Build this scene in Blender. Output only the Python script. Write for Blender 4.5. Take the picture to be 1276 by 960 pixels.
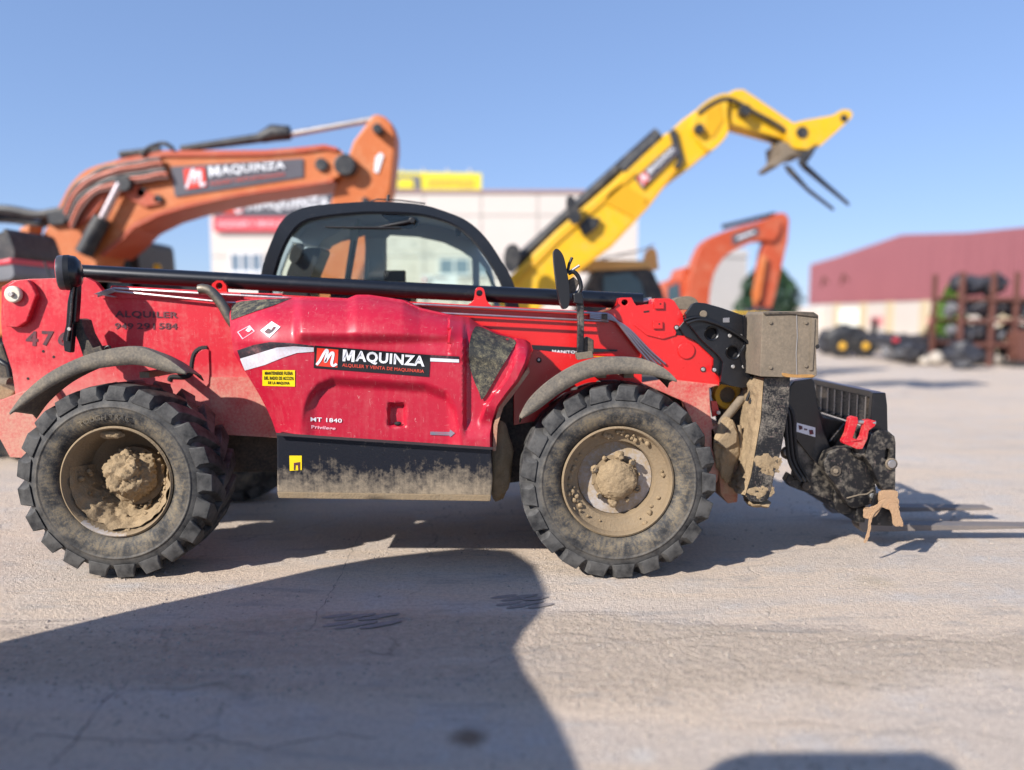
import bpy, bmesh, math, random
from mathutils import Vector, Matrix, noise
from mathutils.geometry import tessellate_polygon

for o in list(bpy.data.objects):
    bpy.data.objects.remove(o)
random.seed(7)
SC = bpy.context.scene
COL = SC.collection

# ---------------------------------------------------------------- camera, sky, sun, exposure
F = 960.0                      # focal length in pixels of the 1276 x 960 photograph
PITCH = math.atan((480 - 392) / F)
CAMH = 1.66
cam_d = bpy.data.cameras.new("camera")
cam = bpy.data.objects.new("camera", cam_d)
COL.objects.link(cam)
cam.location = (0, 0, CAMH)
cam.rotation_euler = (math.radians(90) - PITCH, 0, 0)
cam_d.sensor_width = 36.0
cam_d.lens = F / 1276 * 36.0
cam_d.clip_start = 0.05
cam_d.clip_end = 3000
cam_d.dof.use_dof = True
cam_d.dof.focus_distance = 4.8
cam_d.dof.aperture_fstop = 0.42
SC.camera = cam

SUN_D = Vector((1.2, 1.1, -1.0)).normalized()      # direction the light travels
EL = math.asin(-SUN_D.z)
world = bpy.data.worlds.new("World")
SC.world = world
world.use_nodes = True
wn = world.node_tree
for n in list(wn.nodes):
    wn.nodes.remove(n)
sky = wn.nodes.new("ShaderNodeTexSky")
sky.sky_type = 'NISHITA'
sky.sun_disc = False
sky.sun_elevation = EL
sky.sun_rotation = math.atan2(-SUN_D.x, -SUN_D.y)
sky.altitude = 600
sky.air_density = 1.0
sky.dust_density = 0.25
sky.ozone_density = 3.5
bg = wn.nodes.new("ShaderNodeBackground")
bg.inputs['Strength'].default_value = 0.10
wo = wn.nodes.new("ShaderNodeOutputWorld")
gm = wn.nodes.new("ShaderNodeGamma")
gm.inputs[1].default_value = 0.52
tint = wn.nodes.new("ShaderNodeMix")
tint.data_type = 'RGBA'
tint.blend_type = 'MULTIPLY'
tint.clamp_result = False
tint.inputs[0].default_value = 1.0
tint.inputs[7].default_value = (1.20, 1.44, 1.98, 1)
wn.links.new(sky.outputs[0], gm.inputs[0])
wn.links.new(gm.outputs[0], tint.inputs[6])
wn.links.new(tint.outputs[2], bg.inputs[0])
wn.links.new(bg.outputs[0], wo.inputs[0])

sun_d = bpy.data.lights.new("sun", 'SUN')
sun_d.energy = 3.95
sun_d.angle = math.radians(0.5)
sun_d.color = (1.0, 0.955, 0.90)
sun = bpy.data.objects.new("sun", sun_d)
COL.objects.link(sun)
sun.rotation_euler = SUN_D.to_track_quat('-Z', 'Y').to_euler()

SC.view_settings.view_transform = 'Standard'
SC.view_settings.look = 'None'
SC.view_settings.gamma = 1.0
SC.view_settings.exposure = 0.9
SC.render.engine = 'CYCLES'
SC.cycles.use_denoising = True
SC.cycles.max_bounces = 8
SC.cycles.transparent_max_bounces = 16

# ---------------------------------------------------------------- photograph pixel -> point at a real depth
cp, sp_ = math.cos(PITCH), math.sin(PITCH)
def W(u, v, Y):
    dx = (u - 638) / F
    dy = -(v - 480) / F
    t = Y / (cp + dy * sp_)
    return Vector((t * dx, Y, CAMH + t * (-sp_ + dy * cp)))
def GP(u, v):
    dx = (u - 638) / F
    dy = -(v - 480) / F
    k = (-sp_ + dy * cp)
    t = -CAMH / k
    return Vector((t * dx, t * (cp + dy * sp_), 0))
def sm(a, b, x):
    t = max(0.0, min(1.0, (x - a) / (b - a)))
    return t * t * (3 - 2 * t)
def spline(pts, n=6, closed=False):
    out = []
    N = len(pts)
    rng = range(N) if closed else range(N - 1)
    for i in rng:
        p0 = pts[(i - 1) % N] if (closed or i > 0) else pts[i]
        p1 = pts[i]
        p2 = pts[(i + 1) % N]
        p3 = pts[(i + 2) % N] if (closed or i + 2 < N) else p2
        for k in range(n):
            t = k / n
            out.append(tuple(0.5 * (2 * b + (c - a) * t + (2 * a - 5 * b + 4 * c - d) * t * t + (3 * b - a - 3 * c + d) * t ** 3)
                             for a, b, c, d in zip(p0, p1, p2, p3)))
    if not closed:
        out.append(tuple(pts[-1]))
    return out

# ---------------------------------------------------------------- mesh gatherer
class G:
    def __init__(s):
        s.v, s.f = [], []
    def add(s, vs, fs):
        n = len(s.v)
        s.v += [tuple(p) for p in vs]
        s.f += [tuple(i + n for i in f) for f in fs]
        return s
    def box(s, x0, x1, y0, y1, z0, z1):
        vs = [(x, y, z) for x in (x0, x1) for y in (y0, y1) for z in (z0, z1)]
        return s.add(vs, [(0, 1, 3, 2), (4, 6, 7, 5), (0, 4, 5, 1), (2, 3, 7, 6), (0, 2, 6, 4), (1, 5, 7, 3)])
    def poly(s, loops, ext):
        """loops: lists of 3-D points (outer, holes...); extruded by the vector ext."""
        ext = Vector(ext)
        flat = [Vector(p) for l in loops for p in l]
        tris = tessellate_polygon([[Vector(p) for p in l] for l in loops])
        n = len(flat)
        fs = [tuple(t) for t in tris] + [tuple(i + n for i in reversed(t)) for t in tris]
        k = 0
        for l in loops:
            m = len(l)
            for i in range(m):
                a, b = k + i, k + (i + 1) % m
                fs.append((a, b, b + n, a + n))
            k += m
        return s.add(flat + [p + ext for p in flat], fs)
    def sheet(s, loops):
        flat = [Vector(p) for l in loops for p in l]
        return s.add(flat, [tuple(t) for t in tessellate_polygon([[Vector(p) for p in l] for l in loops])])
    def prof(s, pts, Y0, Y1, holes=()):
        return s.poly([[W(u, v, Y0) for u, v in pts]] + [[W(u, v, Y0) for u, v in h] for h in holes], (0, Y1 - Y0, 0))
    def tube(s, pts, r, n=10, cap=True):
        pts = [Vector(p) for p in pts]
        rs = r if isinstance(r, (list, tuple)) else [r] * len(pts)
        rings = []
        up = None
        for i, p in enumerate(pts):
            d = (pts[min(i + 1, len(pts) - 1)] - pts[max(i - 1, 0)]).normalized()
            if up is None:
                up = d.orthogonal().normalized()
            up = (up - d * up.dot(d))
            up = up.normalized() if up.length > 1e-6 else d.orthogonal().normalized()
            w = d.cross(up)
            rings.append([p + (up * math.cos(a) + w * math.sin(a)) * rs[i] for a in [2 * math.pi * k / n for k in range(n)]])
        vs = [q for ring in rings for q in ring]
        fs = []
        for i in range(len(pts) - 1):
            for k in range(n):
                fs.append((i * n + k, i * n + (k + 1) % n, (i + 1) * n + (k + 1) % n, (i + 1) * n + k))
        if cap:
            fs.append(tuple(range(n))[::-1])
            fs.append(tuple((len(pts) - 1) * n + k for k in range(n)))
        return s.add(vs, fs)
    def cyl(s, c, d, r, h, n=16):
        c, d = Vector(c), Vector(d).normalized()
        return s.tube([c, c + d * h], r, n)
    def lathe(s, prof, c, n=48):
        """prof: (r, y) pairs turned about the Y axis through c."""
        c = Vector(c)
        m = len(prof)
        vs = [(c.x + r * math.cos(2 * math.pi * k / n), c.y + y, c.z + r * math.sin(2 * math.pi * k / n)) for k in range(n) for r, y in prof]
        fs = []
        for k in range(n):
            for j in range(m - 1):
                fs.append((k * m + j, k * m + j + 1, ((k + 1) % n) * m + j + 1, ((k + 1) % n) * m + j))
        return s.add(vs, fs)
    def grid(s, fn, nu, nv):
        vs = [fn(i / nu, j / nv) for j in range(nv + 1) for i in range(nu + 1)]
        fs = [(j * (nu + 1) + i, j * (nu + 1) + i + 1, (j + 1) * (nu + 1) + i + 1, (j + 1) * (nu + 1) + i) for j in range(nv) for i in range(nu)]
        return s.add(vs, fs)
    def lump(s, c, r, seed=0, amp=.35, fr=2.2, sub=3, sc=(1, 1, 1), fine=.0):
        bm = bmesh.new()
        bmesh.ops.create_icosphere(bm, subdivisions=sub, radius=1)
        off = Vector((seed * 7.13, seed * 3.7, seed * 1.9))
        vs = []
        for v in bm.verts:
            k = 1 + amp * noise.noise(v.co * fr + off) + fine * noise.noise(v.co * fr * 4 + off) + fine * .5 * noise.noise(v.co * fr * 9 + off)
            vs.append((c[0] + v.co.x * k * r * sc[0], c[1] + v.co.y * k * r * sc[1], c[2] + v.co.z * k * r * sc[2]))
        bm.verts.index_update()
        fs = [tuple(v.index for v in f.verts) for f in bm.faces]
        bm.free()
        return s.add(vs, fs)

WL = {}
def _link(o, parent, loc):
    COL.objects.link(o)
    o.location = loc
    WL[o] = Vector(loc)
    if parent:
        o.parent = parent
        o.matrix_parent_inverse = Matrix.Translation(-WL[parent])
    return o
def tag(o, label=None, cat=None, group=None, kind=None):
    if label: o['label'] = label
    if cat: o['category'] = cat
    if group: o['group'] = group
    if kind: o['kind'] = kind
    return o
def thing(name, label, cat, loc=(0, 0, 0), group=None, parent=None):
    o = bpy.data.objects.new(name, None)
    o.empty_display_size = .2
    _link(o, parent, loc)
    return tag(o, label, cat, group)
def hub_empty(name, loc, parent):
    o = bpy.data.objects.new(name, None)
    return _link(o, parent, loc)
def B(name, g, mat, parent=None, smooth=None, bevel=0, loc=(0, 0, 0), seg=2):
    me = bpy.data.meshes.new(name)
    L = Vector(loc)
    me.from_pydata([Vector(p) - L for p in g.v], [], g.f)
    bm = bmesh.new()
    bm.from_mesh(me)
    bmesh.ops.remove_doubles(bm, verts=bm.verts, dist=1e-5)
    bmesh.ops.recalc_face_normals(bm, faces=bm.faces)
    bm.to_mesh(me)
    bm.free()
    me.materials.append(mat)
    o = bpy.data.objects.new(name, me)
    _link(o, parent, loc)
    if smooth is not None:
        me.polygons.foreach_set('use_smooth', [True] * len(me.polygons))
        me.set_sharp_from_angle(angle=math.radians(smooth))
    if bevel:
        m = o.modifiers.new('bevel', 'BEVEL')
        m.width = bevel
        m.segments = seg
        m.limit_method = 'ANGLE'
        m.angle_limit = math.radians(38)
        m.harden_normals = False
    return o
def copy_tree(o, delta, parent=None, rotz=None):
    c = o.copy()
    COL.objects.link(c)
    if parent is None:
        c.location = o.location + Vector(delta)
        if rotz is not None: c.rotation_euler.z = rotz
    c.parent = parent if parent else o.parent
    c.matrix_parent_inverse = o.matrix_parent_inverse.copy()
    for ch in list(o.children):
        if ch is not c:
            copy_tree(ch, delta, c)
    return c

_txt = {}
def text_geo(s, bold=0.0):
    key = (s, bold)
    if key in _txt: return _txt[key]
    if s == 'MAQUINZA':            # the heavy M is drawn as its own outline
        m = [(0, 0), (0, 1), (.31, 1), (.5, .47), (.69, 1), (1, 1), (1, 0), (.75, 0), (.75, .60), (.59, .10), (.41, .10), (.25, .60), (.25, 0)]
        tr = [tuple(t) for t in tessellate_polygon([[Vector((a, b, 0)) for a, b in m]])]
        vs, fs = text_geo('AQUINZA', bold)
        _txt[key] = ([(a * .145, .075 + b * .925) for a, b in m] + [(.157 + a * .843, b) for a, b in vs], tr + [tuple(i + len(m) for i in f) for f in fs])
        return _txt[key]
    cu = bpy.data.curves.new('lettering', 'FONT')
    cu.body = s
    cu.size = 1
    cu.offset = bold
    cu.resolution_u = 3
    cu.space_character = 1.0 + bold * 2.5
    o = bpy.data.objects.new('lettering', cu)
    COL.objects.link(o)
    dg = bpy.context.evaluated_depsgraph_get()
    me = bpy.data.meshes.new_from_object(o.evaluated_get(dg))
    vs = [tuple(v.co) for v in me.vertices]
    fs = [tuple(p.vertices) for p in me.polygons]
    bpy.data.objects.remove(o)
    bpy.data.curves.remove(cu)
    bpy.data.meshes.remove(me)
    x0 = min(v[0] for v in vs); x1 = max(v[0] for v in vs)
    y0 = min(v[1] for v in vs); y1 = max(v[1] for v in vs)
    _txt[key] = ([((v[0] - x0) / (x1 - x0), (v[1] - y0) / (y1 - y0)) for v in vs], fs)
    return _txt[key]
def quad_uv(q, s, t):
    """q: top-left, top-right, bottom-right, bottom-left; s right, t up."""
    tl, tr, br, bl = q
    return tuple((bl[k] * (1 - s) + br[k] * s) * (1 - t) + (tl[k] * (1 - s) + tr[k] * s) * t for k in range(len(tl)))
def lettering(s, q, Yf, mat, parent, bold=.015, eps=.004, name='lettering'):
    vs, fs = text_geo(s, bold)
    out = []
    for a, b in vs:
        u, v = quad_uv(q, a, b)
        out.append(W(u, v, (Yf(u, v) if callable(Yf) else Yf) - eps))
    return B(name, G().add(out, fs), mat, parent)
def decal(q, Yf, mat, parent, name='decal', eps=.0025, n=8, m=4):
    def fn(s, t):
        u, v = quad_uv(q, s, t)
        return W(u, v, (Yf(u, v) if callable(Yf) else Yf) - eps)
    return B(name, G().grid(fn, n, m), mat, parent, smooth=40)

# ---------------------------------------------------------------- materials
def mk(name):
    m = bpy.data.materials.new(name)
    m.use_nodes = True
    nt = m.node_tree
    b = nt.nodes['Principled BSDF']
    return m, nt, b
def nd(nt, t, **kw):
    n = nt.nodes.new(t)
    for k, v in kw.items():
        if k in n.inputs.keys(): n.inputs[k].default_value = v
        else: setattr(n, k, v)
    return n
def mth(nt, op, a, b=None, c=None, clamp=False):
    n = nt.nodes.new('ShaderNodeMath')
    n.operation = op
    n.use_clamp = clamp
    for i, x in enumerate((a, b, c)):
        if x is None: continue
        if isinstance(x, (int, float)): n.inputs[i].default_value = x
        else: nt.links.new(x, n.inputs[i])
    return n.outputs[0]
def mix(nt, fac, a, b, blend='MIX'):
    n = nt.nodes.new('ShaderNodeMix')
    n.data_type = 'RGBA'
    n.blend_type = blend
    n.clamp_factor = True
    for sock, x in ((n.inputs[0], fac), (n.inputs[6], a), (n.inputs[7], b)):
        if isinstance(x, (int, float)): sock.default_value = x
        elif isinstance(x, tuple): sock.default_value = x if len(x) == 4 else x + (1,)
        else: nt.links.new(x, sock)
    return n.outputs[2]
def noi(nt, vec, scale, detail=6, rough=.6, dist=0):
    n = nt.nodes.new('ShaderNodeTexNoise')
    n.inputs['Scale'].default_value = scale
    n.inputs['Detail'].default_value = detail
    n.inputs['Roughness'].default_value = rough
    n.inputs['Distortion'].default_value = dist
    nt.links.new(vec, n.inputs['Vector'])
    return n.outputs[0]
def pos(nt, obj=False):
    if obj:
        return nt.nodes.new('ShaderNodeTexCoord').outputs['Object']
    return nt.nodes.new('ShaderNodeNewGeometry').outputs['Position']
def stretch(nt, vec, sc):
    n = nt.nodes.new('ShaderNodeMapping')
    n.inputs['Scale'].default_value = sc
    nt.links.new(vec, n.inputs['Vector'])
    return n.outputs[0]
def rng(nt, x, a, b, c=0., d=1.):
    n = nt.nodes.new('ShaderNodeMapRange')
    n.clamp = True
    nt.links.new(x, n.inputs[0])
    for i, val in enumerate((a, b, c, d)): n.inputs[i + 1].default_value = val
    return n.outputs[0]
def bump(nt, b, h, strength=.3, dist=.01):
    n = nt.nodes.new('ShaderNodeBump')
    n.inputs['Strength'].default_value = strength
    n.inputs['Distance'].default_value = dist
    nt.links.new(h, n.inputs['Height'])
    nt.links.new(n.outputs[0], b.inputs['Normal'])

DUST = (0.42, 0.31, 0.21)
MUD = (0.265, 0.19, 0.108)
def M(name, col, rough=.5, metal=0., var=.12, vs=5, dust=0., dcol=DUST, ds=7, dc=3.0, z=None, zamt=1.0, bmp=.0, bs=60, coat=0., scr=0., spec=.5, streak=0.):
    """dust: base amount of dusty film; z = (height where dirt is full, height where it stops)."""
    m, nt, b = mk(name)
    P = pos(nt)
    n1 = noi(nt, P, vs, 5)
    c = mix(nt, n1, tuple(x * (1 - var) for x in col), tuple(min(1, x * (1 + var)) for x in col))
    r = None
    if dust or z:
        n2 = noi(nt, P, ds, 8, .68)
        n3 = noi(nt, P, ds * 9, 4, .7)
        nn = mth(nt, 'MULTIPLY_ADD', n3, .45, mth(nt, 'MULTIPLY', n2, .55))
        f = mth(nt, 'MULTIPLY', mth(nt, 'SUBTRACT', nn, .5), dc)
        f = mth(nt, 'ADD', f, dust)
        if z:
            sx = nt.nodes.new('ShaderNodeSeparateXYZ')
            nt.links.new(P, sx.inputs[0])
            f = mth(nt, 'ADD', f, mth(nt, 'MULTIPLY', rng(nt, sx.outputs[2], z[1], z[0]), zamt))
        if streak:
            ns = noi(nt, stretch(nt, P, (26, 26, 2.2)), 1.0, 4, .7)
            f = mth(nt, 'ADD', f, mth(nt, 'MULTIPLY', mth(nt, 'SUBTRACT', ns, .5), streak))
        f = mth(nt, 'MINIMUM', mth(nt, 'MAXIMUM', f, 0.), .96)
        c = mix(nt, f, c, mix(nt, n3, tuple(x * .8 for x in dcol), tuple(x * 1.15 for x in dcol)))
        r = mth(nt, 'MULTIPLY_ADD', f, .9 - rough, rough)
    if scr:
        ns = noi(nt, stretch(nt, P, (60, 9, 9)), 1.6, 3, .6, 1.2)
        ns2 = noi(nt, stretch(nt, P, (10, 9, 70)), 1.5, 3, .6, 1.5)
        sc = mth(nt, 'MAXIMUM', rng(nt, ns, .66, .74), rng(nt, ns2, .67, .74))
        c = mix(nt, mth(nt, 'MULTIPLY', sc, scr), c, (.62, .42, .38))
    nt.links.new(c, b.inputs['Base Color'])
    if r is not None: nt.links.new(r, b.inputs['Roughness'])
    else:
        nt.links.new(mth(nt, 'MULTIPLY_ADD', n1, .16, rough - .08), b.inputs['Roughness'])
    b.inputs['Metallic'].default_value = metal
    b.inputs['Specular IOR Level'].default_value = spec
    if coat:
        b.inputs['Coat Weight'].default_value = coat
        b.inputs['Coat Roughness'].default_value = .15
    if bmp:
        bump(nt, b, noi(nt, P, bs, 6, .65), bmp, .01)
    return m

RED = (0.56, 0.018, 0.03)
M_red_plate = M('red_paint_dusty', (.56, .016, .03), .4, dust=.03, dcol=(.56, .25, .20), ds=4, dc=1.3, z=(.90, 1.34), zamt=1.05, scr=.4, streak=.5, bmp=.04, bs=30)
M_red_hood = M('red_paint_hood', (.43, .008, .030), .40, dust=.02, dcol=(.50, .17, .16), ds=3.5, dc=.8, z=(.60, .86), zamt=.55, scr=.45, coat=.12, streak=.45)
M_red_boom = M('red_paint_boom', (.60, .012, .012), .30, dust=.0, dcol=(.62, .22, .18), dc=.5, coat=.3, scr=.2)
M_red_low = M('red_paint_muddy', (.50, .025, .03), .5, dust=.45, dcol=(.52, .29, .21), ds=6, z=(.6, 1.2), zamt=.5, bmp=.2, bs=30)
M_red_mud = M('red_paint_caked', (.34, .05, .035), .7, dust=.75, dcol=(.42, .27, .17), ds=6, bmp=.5, bs=30)
M_red_clean = M('red_lever_and_reflection', (.50, .01, .02), .35, dust=.05, dcol=(.5, .3, .22))
M_black = M('black_paint', (.0035, .004, .006), .30, dust=-.02, dcol=(.22, .19, .16), dc=.5, coat=.2)
M_black_mud = M('black_paint_muddy', (.005, .005, .006), .4, dust=.08, dcol=(.34, .29, .225), ds=2.4, dc=3.4, bmp=.06, bs=50, scr=.25)
M_black_worn = M('black_paint_worn', (.006, .006, .007), .42, dust=.08, dcol=(.28, .24, .19), ds=9, dc=4.2, bmp=.25, bs=60, scr=.5)
M_black_plastic = M('black_plastic', (.007, .007, .008), .45, dust=.0, dcol=(.2, .18, .15), dc=.5)
M_navy = M('navy_paint_muddy', (.005, .006, .011), .4, dust=-.28, dcol=(.28, .22, .15), ds=3.2, dc=3.4, z=(.44, .78), zamt=1.35, bmp=.15, bs=70, streak=.9)
M_fender = M('dusty_fender_plastic', (.075, .07, .064), .65, dust=.45, dcol=(.26, .215, .155), ds=7, dc=3.4, bmp=.15, bs=90)
M_steel = M('steel', (.45, .43, .42), .35, metal=.9, dust=.2, dcol=(.4, .33, .26), dc=2)
M_chrome = M('pipe_metal', (.52, .45, .45), .28, metal=.95, dust=.1, dcol=(.4, .2, .18), dc=1.2)
M_exhaust = M('exhaust_steel', (.20, .175, .14), .38, metal=.85, dust=.2, dcol=(.22, .17, .12))
M_bolt = M('zinc_bolt', (.55, .54, .52), .35, metal=.8, dust=.15, dcol=(.4, .33, .26))
M_mud = M('dry_mud', MUD, .95, var=.35, vs=9, dust=.2, dcol=(.40, .29, .17), ds=14, bmp=1.0, bs=45)
M_mudthin = M('dry_mud_film', (.235, .17, .10), .9, var=.3, vs=7, dust=.1, dcol=(.22, .17, .11), ds=16, dc=3.5, bmp=.7, bs=60)
M_boxdirt = M('dust_caked_steel', (.13, .105, .075), .8, dust=.50, dcol=(.225, .175, .122), ds=5, dc=2.8, bmp=.35, bs=60, streak=.6)
M_dark = M('grimy_dark_steel', (.03, .026, .022), .7, dust=.25, dcol=(.2, .15, .1), ds=6, bmp=.2)
M_void = M('recess_shade_and_black', (.012, .011, .011), .8)  # near-black for the shade inside holes and gaps, and for small black parts
M_rubber_seal = M('rubber_seal', (.012, .012, .013), .5)
M_grille = M('black_mesh_grille', (.02, .02, .018), .6, dust=.12, dcol=(.30, .26, .15), ds=22, dc=4.5, bmp=.3, bs=160)
M_fork = M('fork_steel', (.16, .145, .14), .5, metal=.3, dust=.45, dcol=(.27, .22, .18), dc=2.)
M_strap = M('tan_strap', (.44, .27, .15), .9, var=.3, vs=25, dust=.2, dcol=(.22, .15, .09), ds=25, bmp=.7, bs=90)
M_yellow = M('yellow_paint', (.80, .46, .01), .4, dust=.08, dcol=(.5, .35, .15))
M_yring = M('yellow_ring_paint', (.78, .42, .012), .45, dust=.12)
M_cream_knob = M('cream_disc', (.66, .60, .48), .5, dust=.15)
M_white = M('white_print', (.72, .72, .74), .45, var=.05)
M_silver = M('silver_print', (.60, .60, .64), .4, var=.15, vs=9, dust=.12, dcol=(.5, .3, .3))
M_charcoal = M('charcoal_print', (.025, .022, .028), .45, dust=.08, dcol=(.3, .1, .1))
M_signblack = M('black_sign_film', (.012, .012, .014), .35, var=.1)
M_signred = M('red_sign_film', (.70, .035, .015), .45)
M_redtext = M('red_print', (.55, .055, .03), .5)
M_stencil = M('stencil_black', (.05, .022, .028), .6, dust=.10, dcol=(.5, .03, .05), ds=30, dc=2.5)
M_stickyellow = M('yellow_sticker', (.78, .56, .005), .45)
M_pinkprint = M('pale_pink_print', (.72, .42, .48), .5)
M_teal = M('teal_print', (.06, .18, .22), .5, dust=.4, dcol=(.4, .06, .1), ds=30)
M_rubber_line = M('thin_dark_line', (.02, .012, .012), .6)

def tyre_material(name, ring0, ring1, amt, base=(.014, .014, .015)):
    m, nt, b = mk(name)
    P = pos(nt, True)
    sx = nt.nodes.new('ShaderNodeSeparateXYZ')
    nt.links.new(P, sx.inputs[0])
    r = mth(nt, 'SQRT', mth(nt, 'ADD', mth(nt, 'POWER', mth(nt, 'ABSOLUTE', sx.outputs[0]), 2.), mth(nt, 'POWER', mth(nt, 'ABSOLUTE', sx.outputs[2]), 2.)))
    n1 = noi(nt, P, 9, 7, .65)
    n2 = noi(nt, P, 70, 4, .7)
    ring = mth(nt, 'MULTIPLY', rng(nt, r, ring0 - .05, ring0 + .02), rng(nt, r, ring1 + .03, ring1 - .05))
    f = mth(nt, 'ADD', mth(nt, 'MULTIPLY', mth(nt, 'SUBTRACT', mth(nt, 'MULTIPLY_ADD', n2, .45, mth(nt, 'MULTIPLY', n1, .55)), .5), 4.2), amt)
    f = mth(nt, 'MULTIPLY', mth(nt, 'MINIMUM', mth(nt, 'MAXIMUM', f, 0.), .92), ring)
    film = mth(nt, 'MINIMUM', mth(nt, 'MAXIMUM', mth(nt, 'MULTIPLY_ADD', n1, 3.2, -1.1), 0.), .8)
    c = mix(nt, film, base, (.10, .096, .09))
    c = mix(nt, f, c, (.24, .18, .10))
    nt.links.new(c, b.inputs['Base Color'])
    b.inputs['Roughness'].default_value = .68
    b.inputs['Specular IOR Level'].default_value = .35
    bump(nt, b, mth(nt, 'ADD', n2, mth(nt, 'MULTIPLY', f, 1.2)), .25, .006)
    return m
M_tyre = tyre_material('tyre_rubber', .36, .475, .22)

def glass(name, tint, gl=.06, rough=.0):
    m = bpy.data.materials.new(name)
    m.use_nodes = True
    nt = m.node_tree
    nt.nodes.remove(nt.nodes['Principled BSDF'])
    out = nt.nodes['Material Output']
    t = nt.nodes.new('ShaderNodeBsdfTransparent')
    t.inputs[0].default_value = tint + (1,)
    g = nt.nodes.new('ShaderNodeBsdfGlossy')
    g.inputs['Roughness'].default_value = rough
    fr = nt.nodes.new('ShaderNodeFresnel')
    fr.inputs[0].default_value = 1.45
    mx = nt.nodes.new('ShaderNodeMixShader')
    nt.links.new(mth(nt, 'MULTIPLY', fr.outputs[0], 1.0), mx.inputs[0])
    nt.links.new(t.outputs[0], mx.inputs[1])
    nt.links.new(g.outputs[0], mx.inputs[2])
    nt.links.new(mx.outputs[0], out.inputs[0])
    return m
M_glass = glass('green_tinted_glass', (.93, .97, .935))
M_winglass = M('window_glass', (.16, .21, .26), .12, var=.2, vs=.6)
# ================================================================ GROUND
def ground_material():
    m, nt, b = mk('dusty_concrete')
    P = pos(nt)
    big = noi(nt, P, .35, 6, .6)
    mid = noi(nt, P, 2.2, 8, .65)
    fine = noi(nt, P, 38, 5, .7)
    grit = noi(nt, P, 140, 3, .7)
    c = mix(nt, rng(nt, big, .35, .65), (.60, .50, .41), (.69, .58, .48))
    # pale worn concrete showing through the dust
    c = mix(nt, mth(nt, 'MULTIPLY', rng(nt, mid, .50, .60), .8), c, (.60, .545, .495))
    # dusty tan bands
    band = noi(nt, stretch(nt, P, (.25, 1.3, 1)), 1.1, 6, .62, .6)
    c = mix(nt, mth(nt, 'MULTIPLY', rng(nt, band, .48, .58), .8), c, (.70, .555, .42))
    # a strip of loose dirt that runs across the yard in front of the machine
    sy = nt.nodes.new('ShaderNodeSeparateXYZ')
    nt.links.new(P, sy.inputs[0])
    yd = mth(nt, 'ADD', sy.outputs[1], mth(nt, 'MULTIPLY', mth(nt, 'SUBTRACT', band, .5), 1.6))
    strip_ = mth(nt, 'MULTIPLY', rng(nt, yd, 3.15, 3.45), rng(nt, yd, 4.05, 3.85))
    clod = noi(nt, P, 16, 6, .72)
    c = mix(nt, mth(nt, 'MULTIPLY', strip_, .8), c, mix(nt, rng(nt, clod, .35, .65), (.50, .395, .29), (.72, .58, .45)))
    # grey scuffs
    scuff = noi(nt, stretch(nt, P, (.8, 3.2, 1)), 2.1, 7, .7, .5)
    c = mix(nt, mth(nt, 'MULTIPLY', rng(nt, scuff, .55, .66), .6), c, (.36, .325, .30))
    c = mix(nt, mth(nt, 'MULTIPLY', rng(nt, fine, .42, .70), .6), c, (.37, .30, .24))
    c = mix(nt, mth(nt, 'MULTIPLY', rng(nt, grit, .55, .68), .5), c, (.68, .60, .51))
    # hairline cracks
    vo = nt.nodes.new('ShaderNodeTexVoronoi')
    vo.feature = 'DISTANCE_TO_EDGE'
    vo.inputs['Scale'].default_value = .42
    wob = nt.nodes.new('ShaderNodeVectorMath')
    wob.operation = 'MULTIPLY_ADD'
    nz = nt.nodes.new('ShaderNodeTexNoise')
    nz.inputs['Scale'].default_value = 1.6
    nz.inputs['Detail'].default_value = 6
    nt.links.new(P, nz.inputs['Vector'])
    nt.links.new(nz.outputs[1], wob.inputs[0])
    wob.inputs[1].default_value = (.9, .9, 0)
    nt.links.new(P, wob.inputs[2])
    nt.links.new(wob.outputs[0], vo.inputs['Vector'])
    crack = mth(nt, 'MULTIPLY', rng(nt, vo.outputs[0], .006, .001), rng(nt, mid, .47, .60))
    c = mix(nt, mth(nt, 'MULTIPLY', crack, .35), c, (.13, .11, .09))
    # a few oil and rust stains with their own place
    def spot(x, y, r, amt, colr):
        nonlocal c
        sx = nt.nodes.new('ShaderNodeVectorMath')
        sx.operation = 'DISTANCE'
        nt.links.new(P, sx.inputs[0])
        sx.inputs[1].default_value = (x, y, 0)
        d = mth(nt, 'ADD', sx.outputs['Value'], mth(nt, 'MULTIPLY', mth(nt, 'SUBTRACT', mid, .5), r * 1.2))
        c = mix(nt, mth(nt, 'MULTIPLY', rng(nt, d, r, r * .3), amt), c, colr)
    p = GP(585, 918); spot(p.x, p.y, .10, .75, (.13, .075, .04))
    p = GP(800, 942); spot(p.x, p.y, .07, .55, (.66, .62, .56))
    p = GP(1090, 725); spot(p.x, p.y, .16, .35, (.48, .38, .25))
    nt.links.new(c, b.inputs['Base Color'])
    b.inputs['Roughness'].default_value = .93
    b.inputs['Specular IOR Level'].default_value = .2
    h = mth(nt, 'ADD', mth(nt, 'MULTIPLY', fine, .8), mth(nt, 'ADD', mth(nt, 'MULTIPLY', grit, .45), mth(nt, 'MULTIPLY', mid, 1.5)))
    h = mth(nt, 'ADD', h, mth(nt, 'MULTIPLY', mth(nt, 'MULTIPLY', strip_, clod), 2.2))
    h = mth(nt, 'SUBTRACT', h, mth(nt, 'MULTIPLY', crack, .3))
    bump(nt, b, h, .9, .025)
    return m
M_ground = ground_material()
tag(B('ground', G().sheet([[(-900, -300, 0), (900, -300, 0), (900, 1800, 0), (-900, 1800, 0)]]), M_ground), kind='structure')

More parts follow.
